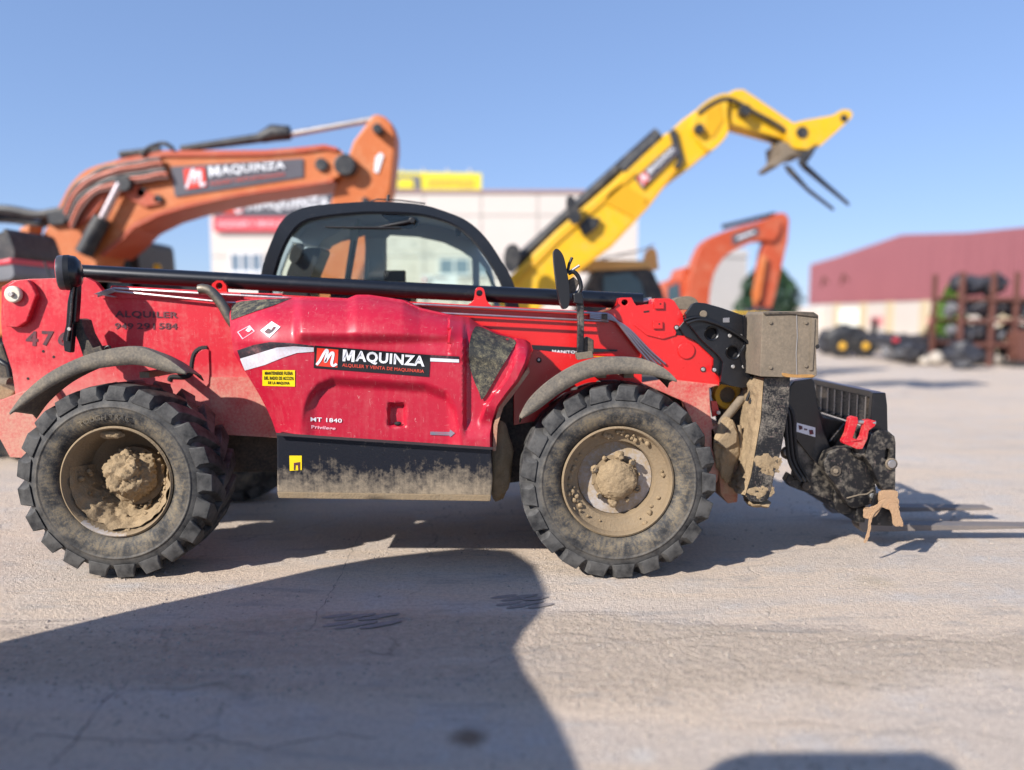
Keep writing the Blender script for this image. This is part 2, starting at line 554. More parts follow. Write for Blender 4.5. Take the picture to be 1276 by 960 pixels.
# loose grit and chips on the concrete
M_grit = M('concrete_grit', (.33, .275, .225), .95, var=.45, vs=60)
gg = G()
rr = random.Random(3)
def chip(x, y, s):
    n = len(gg.v)
    vs = []
    for i in range(5):
        a = i * 2 * math.pi / 5 + rr.random()
        k = s * (.6 + .7 * rr.random())
        vs.append((x + k * math.cos(a), y + k * math.sin(a), .0005))
    top = (x + s * .2 * (rr.random() - .5), y, s * (.5 + .5 * rr.random()))
    gg.add(vs + [top], [(i, (i + 1) % 5, 5) for i in range(5)])
for _ in range(17000):
    y = 2.3 + 6.5 * rr.random() ** 1.5
    x = (rr.random() * 2 - 1) * y * .75
    dens = noise.noise(Vector((x * .9, y * 1.6, 3))) + .12 + (.45 if 3.2 < y + .3 * noise.noise(Vector((x, y, 8))) < 3.95 else 0)
    if rr.random() < dens * 1.4:
        chip(x, y, rr.choice((.003, .004, .004, .005, .006, .008, .012)))
for u, v, s in ((572, 853, .014), (1168, 795, .012), (1058, 884, .010), (904, 908, .012), (960, 750, .009), (795, 880, .012), (255, 745, .012),
                (20, 800, .014), (30, 780, .010), (60, 775, .012), (130, 770, .010), (640, 800, .012), (700, 700, .009), (1230, 905, .014)):
    p = GP(u, v); chip(p.x, p.y, s)
tag(B('concrete_grit', gg, M_grit), label='loose concrete grit and dust scattered over the yard', kind='stuff')

# cracks and a slab joint in the concrete, as thin open lines
M_crack = M('open_crack', (.24, .20, .17), .95, var=.3, vs=30)
def crack_line(px, w, seed, jit=.025):
    pts = [GP(u, v) for u, v in px]
    out = []
    for a, b in zip(pts, pts[1:]):
        n = max(2, int((b - a).length / .035))
        for k in range(n):
            p = a.lerp(b, k / n)
            out.append((p.x + jit * noise.noise(Vector((p.x * 9, p.y * 9, seed))) + jit * .5 * noise.noise(Vector((p.x * 31, p.y * 31, seed))), p.y + jit * noise.noise(Vector((p.x * 9, p.y * 9, seed + 5)))))
    g = G()
    L, R_ = [], []
    for i, (x, y) in enumerate(out):
        x2, y2 = out[min(i + 1, len(out) - 1)]; x1, y1 = out[max(0, i - 1)]
        dx, dy = x2 - x1, y2 - y1; l = math.hypot(dx, dy) or 1
        ww = w * max(.12, .7 + .9 * noise.noise(Vector((i * .33, seed, 2))))
        L.append((x - dy / l * ww, y + dx / l * ww, .0022)); R_.append((x + dy / l * ww, y - dx / l * ww, .0022))
    n = len(L)
    g.add(L + R_, [(i, i + 1, n + i + 1, n + i) for i in range(n - 1)])
    return tag(B('concrete_crack', g, M_crack), label='thin dark crack running through the yard concrete', kind='stuff')
crack_line([(60, 955), (95, 920), (130, 875), (165, 845)], .004, 1)
crack_line([(40, 915), (160, 925), (260, 918), (330, 935), (420, 915), (480, 922)], .003, 2)
crack_line([(385, 785), (405, 750), (425, 718), (436, 690), (452, 660)], .0022, 3, .02)
crack_line([(930, 905), (1010, 900), (1090, 915), (1180, 908), (1276, 925)], .0025, 4)
crack_line([(700, 790), (800, 800), (905, 792), (1020, 803), (1150, 797), (1270, 806)], .0025, 6)
crack_line([(1030, 560), (1100, 556), (1180, 561), (1270, 556)], .004, 7)
crack_line([(1110, 520), (1160, 523), (1230, 519)], .006, 8)

# dark tyre tread prints pressed into the dust
M_print = M('tread_print_dust', (.25, .22, .205), .95, var=.35, vs=40)
def prints(u0, v0, n, du, name):
    g = G()
    for i in range(n):
        p = GP(u0 + i * du, v0 + (i % 2) * 3)
        for k in range(2):
            a = .42 if k else .34
            L, w = .085, .021
            cx, cy = p.x + k * .03, p.y - k * .11
            ring = []
            for j in range(14):
                t = 2 * math.pi * j / 14
                x = L * math.cos(t) * (1 + .25 * noise.noise(Vector((i, j, k))))
                y = w * math.sin(t) * (1 + .5 * noise.noise(Vector((i + 9, j * .7, k))))
                ring.append((cx + x * math.cos(a) - y * math.sin(a), cy + x * math.sin(a) + y * math.cos(a), .0026 + .0005 * (2 * i + k)))
            g.sheet([ring])
    return tag(B(name, g, M_print), label='dark tyre tread prints pressed in the dusty concrete', kind='stuff')
prints(420, 768, 5, 15, 'tread_prints')
prints(628, 744, 4, 13, 'tread_prints')
prints(1080, 492, 3, 22, 'tread_prints')

# ================================================================ TELESCOPIC HANDLER
TH = thing('telescopic_handler', 'muddy red telescopic handler with lowered boom and forks in the foreground', 'telehandler', (-.9, 5.9, 0))
def P(name, g, mat, parent=None, **kw):
    return B(name, g, mat, parent or TH, **kw)

# ---- wheels
WR = .585
def wheel(cx, kind, yn=4.70):
    cy = yn + .225
    cz = .617
    C = (cx, cy, cz)
    hub = hub_empty('wheel', C, TH)
    KR = 1.025
    prof_ = [(.325, -.150), (.345, -.168), (.352, -.185), (.375, -.205), (.40, -.217), (.43, -.224), (.458, -.226), (.463, -.231), (.470, -.231), (.474, -.225), (.505, -.216), (.532, -.203),
             (.548, -.185), (.556, -.15), (.560, -.08), (.561, 0), (.560, .08), (.556, .15), (.548, .185), (.53, .203), (.47, .225), (.40, .217), (.36, .19), (.325, .15)]
    prof_ = [(r * KR, y) for r, y in prof_]
    g = G().lathe(prof_, C, 96)
    # lugs: two rows of chevron bars, staggered
    nl = 21
    for side in (-1, 1):
        for i in range(nl):
            a0 = 2 * math.pi * (i + (.5 if side > 0 else 0)) / nl
            rows = []
            for y, da, r0, r1, w0, w1 in ((-.226, .012, .508, .540, .066, .050), (-.212, .0, .515, .594, .072, .052), (-.15, -.04, .53, .600, .074, .054), (-.06, -.145, .54, .601, .066, .046), (.03, -.245, .54, .598, .056, .038)):
                a = a0 + da
                sec = []
                for (rad, w) in ((r0 * KR, w0), (r1 * KR, w1)):
                    for sgn in (-1, 1):
                        aa = a + sgn * w / rad
                        sec.append((cx + rad * math.cos(aa), cy + y * (1 if side < 0 else -1), cz + rad * math.sin(aa)))
                rows.append(sec)
            vs = [q for s_ in rows for q in s_]
            fs = [(0, 1, 3, 2)]
            for k in range(len(rows) - 1):
                o = 4 * k
                fs += [(o, o + 4, o + 5, o + 1), (o + 2, o + 3, o + 7, o + 6), (o, o + 2, o + 6, o + 4), (o + 1, o + 5, o + 7, o + 3)]
            o = 4 * (len(rows) - 1)
            fs.append((o, o + 2, o + 3, o + 1))
            g.add(vs, fs)
    B('tyre', g, M_tyre, hub, smooth=32, loc=C, bevel=.005)
    # raised sidewall word, bent along an arc
    if kind == 'rear':
        vs, fs = text_geo('TOUGH TRAC', .02)
        out = []
        for a, b in vs:
            ang = math.radians(118) - a * math.radians(45)
            r = .40 + b * .033
            out.append((cx + r * math.cos(ang), cy - .2295, cz + r * math.sin(ang)))
        gt = G()
        n = len(out)
        gt.add(out + [(x, y + .018, z) for x, y, z in out], fs)
        # side walls of the letters are covered by the sidewall itself
        B('raised_lettering', gt, M_tyre, hub, loc=C)
    # rim
    if kind == 'front':
        rp = [(.346, -.160), (.352, -.188), (.340, -.196), (.332, -.185), (.325, -.150), (.305, -.135), (.290, -.125), (.262, -.112), (.250, -.108), (.243, -.098), (.240, -.030), (.10, -.025)]
        B('rim', G().lathe(rp, C, 72), M_mudthin, hub, smooth=35, loc=C)
        B('hub_drum', G().lathe([(0, -.118), (.105, -.118), (.118, -.108), (.122, -.06), (.15, -.055)], C, 40), M_mudthin, hub, smooth=40, loc=C)
        B('hub_plate', G().lathe([(.238, -.034), (.236, -.040), (.10, -.060), (.0, -.062)], C, 48), M_hubgrey, hub, smooth=40, loc=C)
        g = G().lump((cx, cy - .115, cz), .128, 3, .10, 2.0, 5, (1, .45, 1), .07)
        B('hub', g, M_mud, hub, smooth=60, loc=C)
        for k in range(10):
            a = 2 * math.pi * (k + .3) / 10
            q = (cx + .150 * math.cos(a), cy - .085 - (.02 if k % 3 else .0), cz + .150 * math.sin(a))
            if k in (1, 2, 4, 6, 9):
                g = G().cyl((q[0], q[1] + .03, q[2]), (0, -1, 0), .016, .055, 6)
                B('wheel_nut', g, M_dark, hub, loc=C)
            g = G().lump(q, .010 + .022 * ((k * 7) % 5) / 4, k, .45, 1.7, 3, (1, 1, 1), .1)
            B('mud_clod', g, M_mud, hub, smooth=60, loc=C)
        rr2 = random.Random(5)
        for k in range(44):
            a = math.radians(rr2.choice((rr2.uniform(130, 235), rr2.uniform(150, 225), rr2.uniform(60, 120), rr2.uniform(0, 360))))
            r = rr2.uniform(.272, .325)
            q = (cx + r * math.cos(a), cy - .118 - (r - .262) * .7, cz + r * math.sin(a))
            B('mud_crumb', G().lump(q, rr2.uniform(.006, .018), k, .5, 1.6, 2, (1, .6, 1)), M_mud, hub, smooth=60, loc=C)
    else:
        rp = [(.346, -.160), (.354, -.188), (.342, -.198), (.334, -.186), (.328, -.150), (.316, -.120), (.304, -.07), (.296, .0), (.288, .05), (.24, .075), (.10, .08)]
        B('rim', G().lathe(rp, C, 72), M_mudthin, hub, smooth=35, loc=C)
        ge = G()
        for k in range(15):
            a = math.radians(228 + k * 3.6)
            ge.add([(cx + r_ * math.cos(a), cy + y_, cz + r_ * math.sin(a)) for r_, y_ in ((.3525, -.191), (.3425, -.2005), (.334, -.189), (.329, -.155))], [])
        ge.f = [(4 * k + j, 4 * k + j + 1, 4 * k + j + 5, 4 * k + j + 4) for k in range(14) for j in range(3)]
        B('rim_edge', ge, M_hubgrey, hub, smooth=60, loc=C)
        g = G().lump((cx + .02, cy - .02, cz + .015), .155, 11, .30, 1.9, 5, (1, .85, 1), .17)
        B('hub', g, M_mud, hub, smooth=70, loc=C)
        g = G().cyl((cx + .02, cy + .07, cz), (0, -1, 0), .19, .06, 32)
        B('hub_plate', g, M_mudthin, hub, smooth=30, loc=C)
        # mud packed in the lower half of the dish
        def heap(s, t):
            a = math.radians(165 + 240 * s)
            edge = max(0, min(1, min(s, 1 - s) * 5))
            r = .322 - t * (.06 + .06 * edge + .05 * noise.noise(Vector((s * 9, 2, 1))))
            y = -.15 + t * .22 + .035 * noise.noise(Vector((s * 14, t * 4, 5))) + .015 * noise.noise(Vector((s * 40, t * 12, 5)))
            r -= (.012 + .018 * noise.noise(Vector((s * 22, t * 6, 9)))) * edge
            return (cx + r * math.cos(a), cy + y, cz + r * math.sin(a))
        B('packed_mud', G().grid(heap, 90, 16), M_mud, hub, smooth=70, loc=C)
        g = G().lump((cx - .045, cy - .135, cz + .295), .05, 5, .4, 1.6, 3, (1.5, .5, .6), .15)
        B('mud_clod', g, M_mud, hub, smooth=60, loc=C)
        rr2 = random.Random(9)
        for k in range(34):
            a = math.radians(rr2.uniform(150, 400))
            r = rr2.uniform(.20, .335)
            q = (cx + r * math.cos(a), cy - .15 + (.335 - r) * 1.2, cz + r * math.sin(a))
            B('mud_crumb', G().lump(q, rr2.uniform(.007, .02), k + 50, .5, 1.6, 2), M_mud, hub, smooth=60, loc=C)
    return hub
M_hubgrey = M('worn_grey_rim_paint', (.42, .40, .40), .6, dust=.62, dcol=(.33, .24, .14), ds=6, dc=4)
XR = W(141, 595, 4.70).x
XF = W(771, 600, 4.70).x
wr = wheel(XR, 'rear')
wf = wheel(XF, 'front')
for wsrc in (wr, wf):                     # the far side pair: copies turned about so that their dish faces outward
    c = wsrc.copy()
    COL.objects.link(c)
    c.parent = TH
    c.matrix_parent_inverse = wsrc.matrix_parent_inverse.copy()
    c.location = (wsrc.location.x, 6.90, wsrc.location.z)
    c.rotation_euler.z = math.pi
    for ch in wsrc.children:
        d = ch.copy(); COL.objects.link(d); d.parent = c
        d.matrix_parent_inverse = ch.matrix_parent_inverse.copy()

# ---- chassis
YP = 5.30
plate = [(2, 358), (15, 350), (36, 348), (92, 346), (107, 346), (119, 352), (127, 362), (133, 366), (139, 356), (300, 365), (352, 366), (352, 546), (268, 541), (262, 510), (240, 505),
         (60, 505), (46, 492), (19, 491), (15, 462), (3, 425), (1, 400)]
P('rear_side_plate', G().prof(plate, YP, YP + .05), M_red_plate, bevel=.005)
P('chassis_beam', G().prof([(262, 545), (262, 480), (20, 480), (20, 545), (60, 560)], YP + .06, YP + .4), M_red_low)
low = [(-60, 505), (0, 499), (22, 490), (60, 478), (75, 500), (70, 560), (44, 572), (12, 570), (0, 548), (-60, 540)]
P('rear_bumper', G().prof(low, YP - .06, YP + .9), M_red_low, bevel=.01)
P('chassis_side', G().prof([(262, 541), (262, 470), (352, 470), (352, 546)], YP - .004, YP + .05), M_red_low)
P('chassis_frame', G().box(-2.9, 1.35, 5.5, 6.4, .52, 1.02), M_dark, bevel=.02)
P('front_chassis_frame', G().box(.3, 1.3, 5.38, 6.5, .62, 1.15), M_dark, bevel=.02)
P('axle', G().cyl((XR, 5.1, .6), (0, 1, 0), .11, 1.6, 20), M_dark, smooth=40)
P('axle', G().cyl((XF, 5.1, .6), (0, 1, 0), .11, 1.6, 20), M_dark, smooth=40)
P('drive_shaft', G().tube([W(230, 566, 5.7), W(350, 562, 5.7)], .045, 12), M_mudthin, smooth=40)
P('drive_shaft', G().tube([W(600, 585, 5.8), W(720, 590, 5.8)], .05, 12), M_dark, smooth=40)
# slotted opening near the rear wheel: its shade is a near-black strip, with a raised cover plate beside it
P('cover_plate', G().prof(spline([(241, 470), (243, 447), (250, 437), (259, 436), (260, 442), (260, 478), (250, 481), (243, 480)], 3, True), YP - .012, YP), M_red_plate, bevel=.003)
slot = [W(u, v, YP - .006) for u, v in spline([(211, 475), (213, 470), (228, 470), (237, 466), (239, 452), (242, 441), (249, 435), (258, 434)], 5)]
P('plate_gap_shade', G().tube([p + Vector((0, .012, 0)) for p in slot], .019, 8), M_void)
# pivot boss with cream washer
P('pivot_plate', G().prof([(10, 355), (18, 350), (34, 349), (40, 357), (45, 368), (33, 401), (22, 408), (6, 407), (3, 390), (4, 365)], YP - .05, YP), M_red_plate, bevel=.008)
c = W(19, 367, YP - .05)
P('pivot_pin', G().cyl(c, (0, -1, 0), .056, .035, 32), M_cream_knob, smooth=30, bevel=.008)
P('pin_bolt', G().cyl(c + Vector((0, -.035, 0)), (0, -1, 0), .02, .02, 6), M_steel, bevel=.003)
for u, v in ((9, 376), (54, 438), (67, 445), (35, 472)):
    P('bolt_hole', G().lathe([(0, -.002), (.0095, -.002), (.0105, .004)], W(u, v, YP), 12), M_void)
M_red_plate2 = M_red_plate
for t_, a_ in (('4', 32), ('7', 52), ('6', 72)):
    lettering(t_, ((a_, 412.5), (a_ + 15, 413), (a_ + 15, 431.5), (a_, 431)), YP, M_stencil, TH, .03, name='stencil_digit')
lettering('ALQUILER', ((143, 387), (222, 389), (222, 398), (143, 397)), YP, M_stencil, TH, .03)
for t_, a_, b_ in (('949', 143, 166), ('291', 170.5, 193), ('584', 198, 221)):
    lettering(t_, ((a_, 402.6), (b_, 402.9), (b_, 411), (a_, 410.4)), YP, M_stencil, TH, .02)
# dark hydraulics showing past the rear edge of the plate
P('rear_linkage', G().prof([(-30, 430), (2, 428), (8, 446), (14, 462), (16, 482), (-30, 480)], 5.7, 5.9), M_dark, bevel=.02)
P('hydraulic_cylinder', G().tube([W(-30, 476, 5.5), W(12, 478, 5.5)], .04, 12), M_boxdirt, smooth=40)
P('hydraulic_hose', G().tube([W(-20, 452, 5.55), W(0, 450, 5.5), W(10, 456, 5.5), W(13, 470, 5.5)], .02, 10), M_black_plastic, smooth=40)
P('mud_shelf', G().prof([(-30, 486), (0, 480), (18, 488), (14, 497), (-30, 500)], 5.4, 5.7), M_mud, bevel=.01)

# ---- fenders: a curved shell with a downturned lip on the outer side
def fender(top, bot, name='fender'):
    Y0, Y1 = 4.70, 4.96
    g = G()
    T, Bt = spline(top, 6), spline(bot, 6)
    n = min(len(T), len(Bt))
    rows = []
    for i in range(n):
        a = W(T[i][0], T[i][1], Y0); b = W(Bt[i][0], Bt[i][1], Y0)
        rows.append((b, b.lerp(a, .5) + Vector((0, -.002, 0)), a + Vector((0, .002, 0)), Vector((a.x, Y0 + .05, a.z + .002)), Vector((a.x, Y1 - .04, a.z - .035)), Vector((a.x, Y1, a.z - .07))))
    m = 6
    g.add([q for r in rows for q in r], [(i * m + j, i * m + j + 1, (i + 1) * m + j + 1, (i + 1) * m + j) for i in range(n - 1) for j in range(m - 1)])
    o = P(name, g, M_fender, smooth=28)
    s = o.modifiers.new('thickness', 'SOLIDIFY'); s.thickness = .008; s.offset = 0
    return o
fender([(12, 515), (30, 491), (60, 466), (100, 446), (140, 435), (175, 434), (207, 447), (232, 465)],
       [(13, 517), (36, 501), (66, 481), (103, 464), (140, 457), (172, 455), (206, 463), (232, 467)])
fender([(648, 520), (660, 499), (683, 477), (713, 458), (742, 448), (772, 446), (803, 449), (828, 460), (843, 474)],
       [(650, 522), (670, 511), (698, 490), (727, 474), (752, 468), (777, 466), (805, 467), (827, 472), (843, 476)])
for u in (198, 745, 778):
    P('fender_bracket', G().box(W(u, 460, 5.0).x - .03, W(u, 460, 5.0).x + .03, 4.8, 5.3, W(u, 468, 5.0).z, W(u, 461, 5.0).z), M_boxdirt)

# ---- engine cover: a Coons patch between four traced edges, bulged in depth
Tc = [(286, 392), (289, 377), (300, 374.5), (330, 372), (364, 370.5), (405, 371), (433, 372), (444, 367.5), (460, 367.5), (502, 374), (523, 384), (563, 393), (584, 395.5), (597, 405), (620, 415), (643, 422), (655, 424), (661, 428)]
Lc = [(286, 392), (287, 412), (291, 439), (300, 455), (309, 468.6), (323, 492), (334, 513), (340, 527), (344, 539.5)]
Rc = [(661, 428), (663, 436), (658, 455), (648, 475), (634, 492), (623, 507), (617, 524), (614, 542), (614, 557.5)]
Bc = [(344, 539.5), (434, 545.5), (524, 551.5), (614, 557.5)]
def arclen(pts):
    d = [0.]
    for a, b in zip(pts, pts[1:]): d.append(d[-1] + math.hypot(b[0] - a[0], b[1] - a[1]))
    return [x / d[-1] for x in d]
_al = {id(x): arclen(x) for x in (Tc, Lc, Rc, Bc)}
def along(pts, t):
    al = _al[id(pts)]
    for i in range(len(al) - 1):
        if t <= al[i + 1] + 1e-9:
            k = (t - al[i]) / max(1e-9, al[i + 1] - al[i])
            return tuple(a + (b - a) * k for a, b in zip(pts[i], pts[i + 1]))
    return pts[-1]
def coons(s, t):
    T, Bq, L, R = along(Tc, s), along(Bc, s), along(Lc, t), along(Rc, t)
    return tuple((1 - t) * T[k] + t * Bq[k] + (1 - s) * L[k] + s * R[k] - ((1 - s) * (1 - t) * Tc[0][k] + s * (1 - t) * Tc[-1][k] + (1 - s) * t * Bc[0][k] + s * t * Bc[-1][k]) for k in (0, 1))
def lerp_curve(pts, x, ax=0):
    for a, b in zip(pts, pts[1:]):
        if a[ax] <= x <= b[ax]:
            k = (x - a[ax]) / max(1e-9, b[ax] - a[ax])
            return a[1 - ax] + (b[1 - ax] - a[1 - ax]) * k
    return pts[0][1 - ax] if x < pts[0][ax] else pts[-1][1 - ax]
def hoodY(u, v):
    y = 4.82
    vt = lerp_curve(Tc[1:], u)
    # rounded shoulder towards the top edge
    H = 62 if u < 560 else 40
    q = max(0., min(.97, (vt + H - v) / H))
    y += .42 * (1 - math.sqrt(1 - q * q))
    # nose on the left falls back round the corner
    ul = lerp_curve(Lc, v, 1)
    d = max(0., min(1., 1 - (u - ul) / 60))
    y += .16 * d * d
    # raised dome over the middle of the top
    y -= .055 * sm(364, 376, u) * (1 - sm(554, 578, u)) * (1 - sm(414, 430, v))
    # style crease that follows the stripe
    y += .012 * sm(430, 440, v - (u - 390) * .07)
    # sunk flat panel low in the middle
    top = lerp_curve([(372, 560), (379, 510), (386, 494), (398, 481), (415, 474), (530, 482), (556, 492), (568, 512), (575, 560)], u)
    y += .050 * sm(top - 6, top + 9, v) * sm(372, 396, u) * (1 - sm(556, 578, u))
    # towards the right the cover steps back behind a rib, then the outer lip comes forward
    y += .05 * sm(576, 582, u) * (1 - sm(520, 550, v))
    y += .05 * sm(482, 487, u) * (1 - sm(502, 507.5, u)) * sm(501, 507, v) * (1 - sm(528, 533, v))
    ur = lerp_curve(Rc, v, 1)
    y -= .06 * sm(ur - 21, ur - 17, u) * (1 - sm(505, 535, v))
    y += .06 * sm(ur - 4, ur, u)
    return y
NU, NV = 150, 84
hv = []
for j in range(NV + 1):
    for i in range(NU + 1):
        u, v = coons(i / NU, j / NV)
        hv.append(W(u, v, hoodY(u, v)))
hf = [(j * (NU + 1) + i, j * (NU + 1) + i + 1, (j + 1) * (NU + 1) + i + 1, (j + 1) * (NU + 1) + i) for j in range(NV) for i in range(NU)]
border = [i for i in range(NU + 1)] + [j * (NU + 1) + NU for j in range(1, NV + 1)] + [NV * (NU + 1) + i for i in range(NU - 1, -1, -1)] + [j * (NU + 1) for j in range(NV - 1, 0, -1)]
n0 = len(hv)
for b_ in border:
    p = hv[b_]; hv.append(Vector((p.x, max(p.y + .02, 5.25), p.z)))
for k in range(len(border)):
    k2 = (k + 1) % len(border)
    hf.append((border[k], border[k2], n0 + k2, n0 + k))
HOOD = P('engine_cover', G().add(hv, hf), M_red_hood, smooth=42)
def S(name, g, mat, **kw): return B(name, g, mat, HOOD, **kw)
# black mesh inserts
def patch(loop, eps=.006, holes=None):
    """fill a traced outline on the cover with a fine grid that follows its surface."""
    bm = bmesh.new()
    vs = [bm.verts.new((u, v, 0)) for u, v in loop]
    bm.faces.new(vs)
    us = [p[0] for p in loop]; vv = [p[1] for p in loop]
    step = max(2.5, min(max(us) - min(us), max(vv) - min(vv)) / 9)
    for ax, lo, hi in ((0, min(us), max(us)), (1, min(vv), max(vv))):
        x = lo + step
        while x < hi:
            co = (x, 0, 0) if ax == 0 else (0, x, 0)
            bmesh.ops.bisect_plane(bm, geom=bm.verts[:] + bm.edges[:] + bm.faces[:], plane_co=co, plane_no=(1, 0, 0) if ax == 0 else (0, 1, 0))
            x += step
    bmesh.ops.triangulate(bm, faces=bm.faces[:])
    bm.verts.index_update()
    g = G().add([W(v.co.x, v.co.y, hoodY(v.co.x, v.co.y) - eps) for v in bm.verts], [tuple(v.index for v in f.verts) for f in bm.faces])
    bm.free()
    return g
S('mesh_grille', patch(spline([(590, 411), (597, 407), (618, 416), (642, 424.5), (636, 440), (622, 463), (602, 497), (597, 489), (589, 470), (584.5, 450), (585, 428)], 4, True), .016), M_grille, smooth=50)
S('mesh_grille', patch([(290, 378), (301, 375.5), (330, 373), (363, 371.8), (340, 381), (318, 388), (288, 399), (287.5, 390)], .008), M_grille, smooth=50)
# stripe, sign and stickers printed on the cover
def strip(a, b, name, mat, eps=.004):
    loop = a + b[::-1]
    return S(name, patch(loop, eps), mat, smooth=50)
strip([(295.5, 437), (316, 430), (336, 426.5), (360, 427.5), (391, 431)], [(299, 447), (322, 440), (345, 433), (366, 431.5), (391, 433)], 'dark_stripe', M_charcoal)
strip([(299, 447.3), (322, 440.3), (345, 433.3), (366, 431.8), (391, 433.3)], [(305, 462), (330, 455), (352, 446), (370, 440), (391, 438.5)], 'silver_stripe', M_silver)
strip([(536, 442.5), (572, 444.5)], [(536, 446), (572, 447.7)], 'dark_stripe', M_charcoal)
strip([(536, 446.2), (572, 448)], [(536, 450.5), (572, 452)], 'white_stripe', M_white)
SQ = ((392.3, 430.8), (536.3, 442.6), (534.5, 469.8), (390.8, 458.7))
def sub(q, x0, y0, x1, y1): return tuple(quad_uv(q, a, b) for a, b in ((x0, y1), (x1, y1), (x1, y0), (x0, y0)))
def logo(q, Yf, parent, e=.0, mats=None):
    decal(q, Yf, M_signred, parent, 'logo_square', .006 + e)
    # white cursive m
    path = spline([(.02, .06), (.16, .30), (.33, .72), (.44, .93), (.50, .84), (.44, .50), (.42, .26), (.52, .46), (.66, .76), (.76, .80), (.76, .55), (.72, .22), (.80, .08), (.96, .20)], 6)
    L, R_ = [], []
    for i, (a, b) in enumerate(path):
        a2, b2 = path[min(i + 1, len(path) - 1)]; a1, b1 = path[max(i - 1, 0)]
        dx, dy = a2 - a1, b2 - b1
        l = math.hypot(dx, dy) or 1
        w = .062
        L.append((a - dy / l * w, b + dx / l * w)); R_.append((a + dy / l * w, b - dx / l * w))
    out, fs = [], []
    for (a, b) in [p for pr in zip(L, R_) for p in pr]:
        u, v = quad_uv(q, a, b)
        out.append(W(u, v, (Yf(u, v) if callable(Yf) else Yf) - .009 - e * 1.5))
    for i in range(len(path) - 1): fs.append((2 * i, 2 * i + 1, 2 * i + 3, 2 * i + 2))
    B('logo_letter', G().add(out, fs), M_white, parent)
S('name_sign', patch(list(SQ), .0045), M_signblack, smooth=50)
logo(sub(SQ, .02, .10, .205, .90), hoodY, HOOD)
lettering('MAQUINZA', sub(SQ, .245, .36, .955, .93), hoodY, M_white, HOOD, .036, .0085)
lettering('ALQUILER Y VENTA DE MAQUINARIA', sub(SQ, .245, .13, .955, .31), hoodY, M_redtext, HOOD, .02, .0085)
YQ = ((327, 461.5), (367.5, 461.5), (367.5, 482), (327, 481))
S('warning_sticker', patch(list(YQ), .0045), M_stickyellow, smooth=50)
for k, t in enumerate(('MANTENERSE FUERA', 'DEL RADIO DE ACCION', 'DE LA MAQUINA')):
    x0 = (.07, .05, .17)[k]
    lettering(t, sub(YQ, x0, .70 - k * .31, 1 - x0, .92 - k * .31), hoodY, M_signblack, HOOD, .035, .008)
DQ = [(338.5, 400.5), (349.5, 407.5), (336, 421), (324.5, 412)]
S('hazard_sticker', patch(DQ, .0045), M_white)
S('hazard_print', patch([(329, 413.5), (334, 409), (338, 411), (341, 407), (344, 408), (340, 413), (336, 416), (332, 416)], .0075), M_stencil)
def outline(loop, name, mat, w=.8, eps=.005):
    cx = sum(p[0] for p in loop) / len(loop); cy = sum(p[1] for p in loop) / len(loop)
    g = G()
    n = len(loop)
    for i in range(n):
        a, b = loop[i], loop[(i + 1) % n]
        k = w / 8
        q = [a, b, (b[0] + (cx - b[0]) * k, b[1] + (cy - b[1]) * k), (a[0] + (cx - a[0]) * k, a[1] + (cy - a[1]) * k)]
        g.add([W(u, v, hoodY(u, v) - eps) for u, v in q], [(0, 1, 2, 3)])
    return S(name, g, mat)
outline([(295.5, 414), (311, 405.5), (317.5, 413), (302, 423)], 'outlined_sticker', M_pinkprint, 1.1)
S('sticker_mark', patch([(306, 412), (310, 407), (314, 410), (310, 414)], .0055), M_white)
lettering('MT 1840', ((387, 520), (426, 522), (426, 527), (387, 525.3)), hoodY, M_white, HOOD, .012, .006)
lettering('Privilege', ((388, 530), (419, 532.3), (417, 537), (388, 535.5)), hoodY, M_pinkprint, HOOD, .02, .006)
S('arrow_sticker', patch([(536, 538), (560, 538.5), (561, 535.5), (567, 540), (561, 545), (560, 543), (536, 542)], .006), M_teal)
# latch pocket
S('latch', G().lump(W(496, 528, 4.90), .022, 2, .25, 1.5, 2, (1.1, .6, .6)), M_void, smooth=40)
# ledges at the bottom edge of the cover
S('lower_edge_trim', G().add([W(344 + (614 - 344) * a / 30, 539.5 + 18 * a / 30 + d, 4.80 if d else 4.815) for d in (0, 3.2) for a in range(31)], [(i, i + 1, 32 + i, 31 + i) for i in range(30)]), M_rubber_line)

# ---- exhaust
ex = [W(u, v, 5.17) for u, v in spline([(248, 361), (254, 360.5), (262, 363), (270, 371), (278, 382), (287, 398), (296, 410)], 5)]
P('exhaust_pipe', G().tube(ex, .034, 16, False), M_exhaust, smooth=50)
P('exhaust_mouth', G().cyl(ex[1], ex[1] - ex[0], .031, .004, 16), M_void)

# ---- step box under the cover
bx = [(344.5, 541), (612, 560), (614, 598), (612, 619), (608, 624.5), (350, 620), (345, 612)]
P('fuel_tank', G().prof(bx, 4.845, 5.35), M_navy, bevel=.010)
bx = None
P('tank_bottom_flange', G().prof([(345, 613.5), (612, 617.5), (611, 625), (347, 621)], 4.822, 4.843), M_mudthin, bevel=.004)
tx, ty = [], []
decal(((360.5, 568), (376, 568), (376, 586), (361, 587)), 4.845, M_stickyellow, TH, 'yellow_sticker', .003)
P('sticker_print', G().prof([(366, 577), (374, 576), (374, 586), (371.5, 586), (371, 580), (368.5, 580), (368, 586), (366, 586)], 4.8405, 4.842), M_stencil)
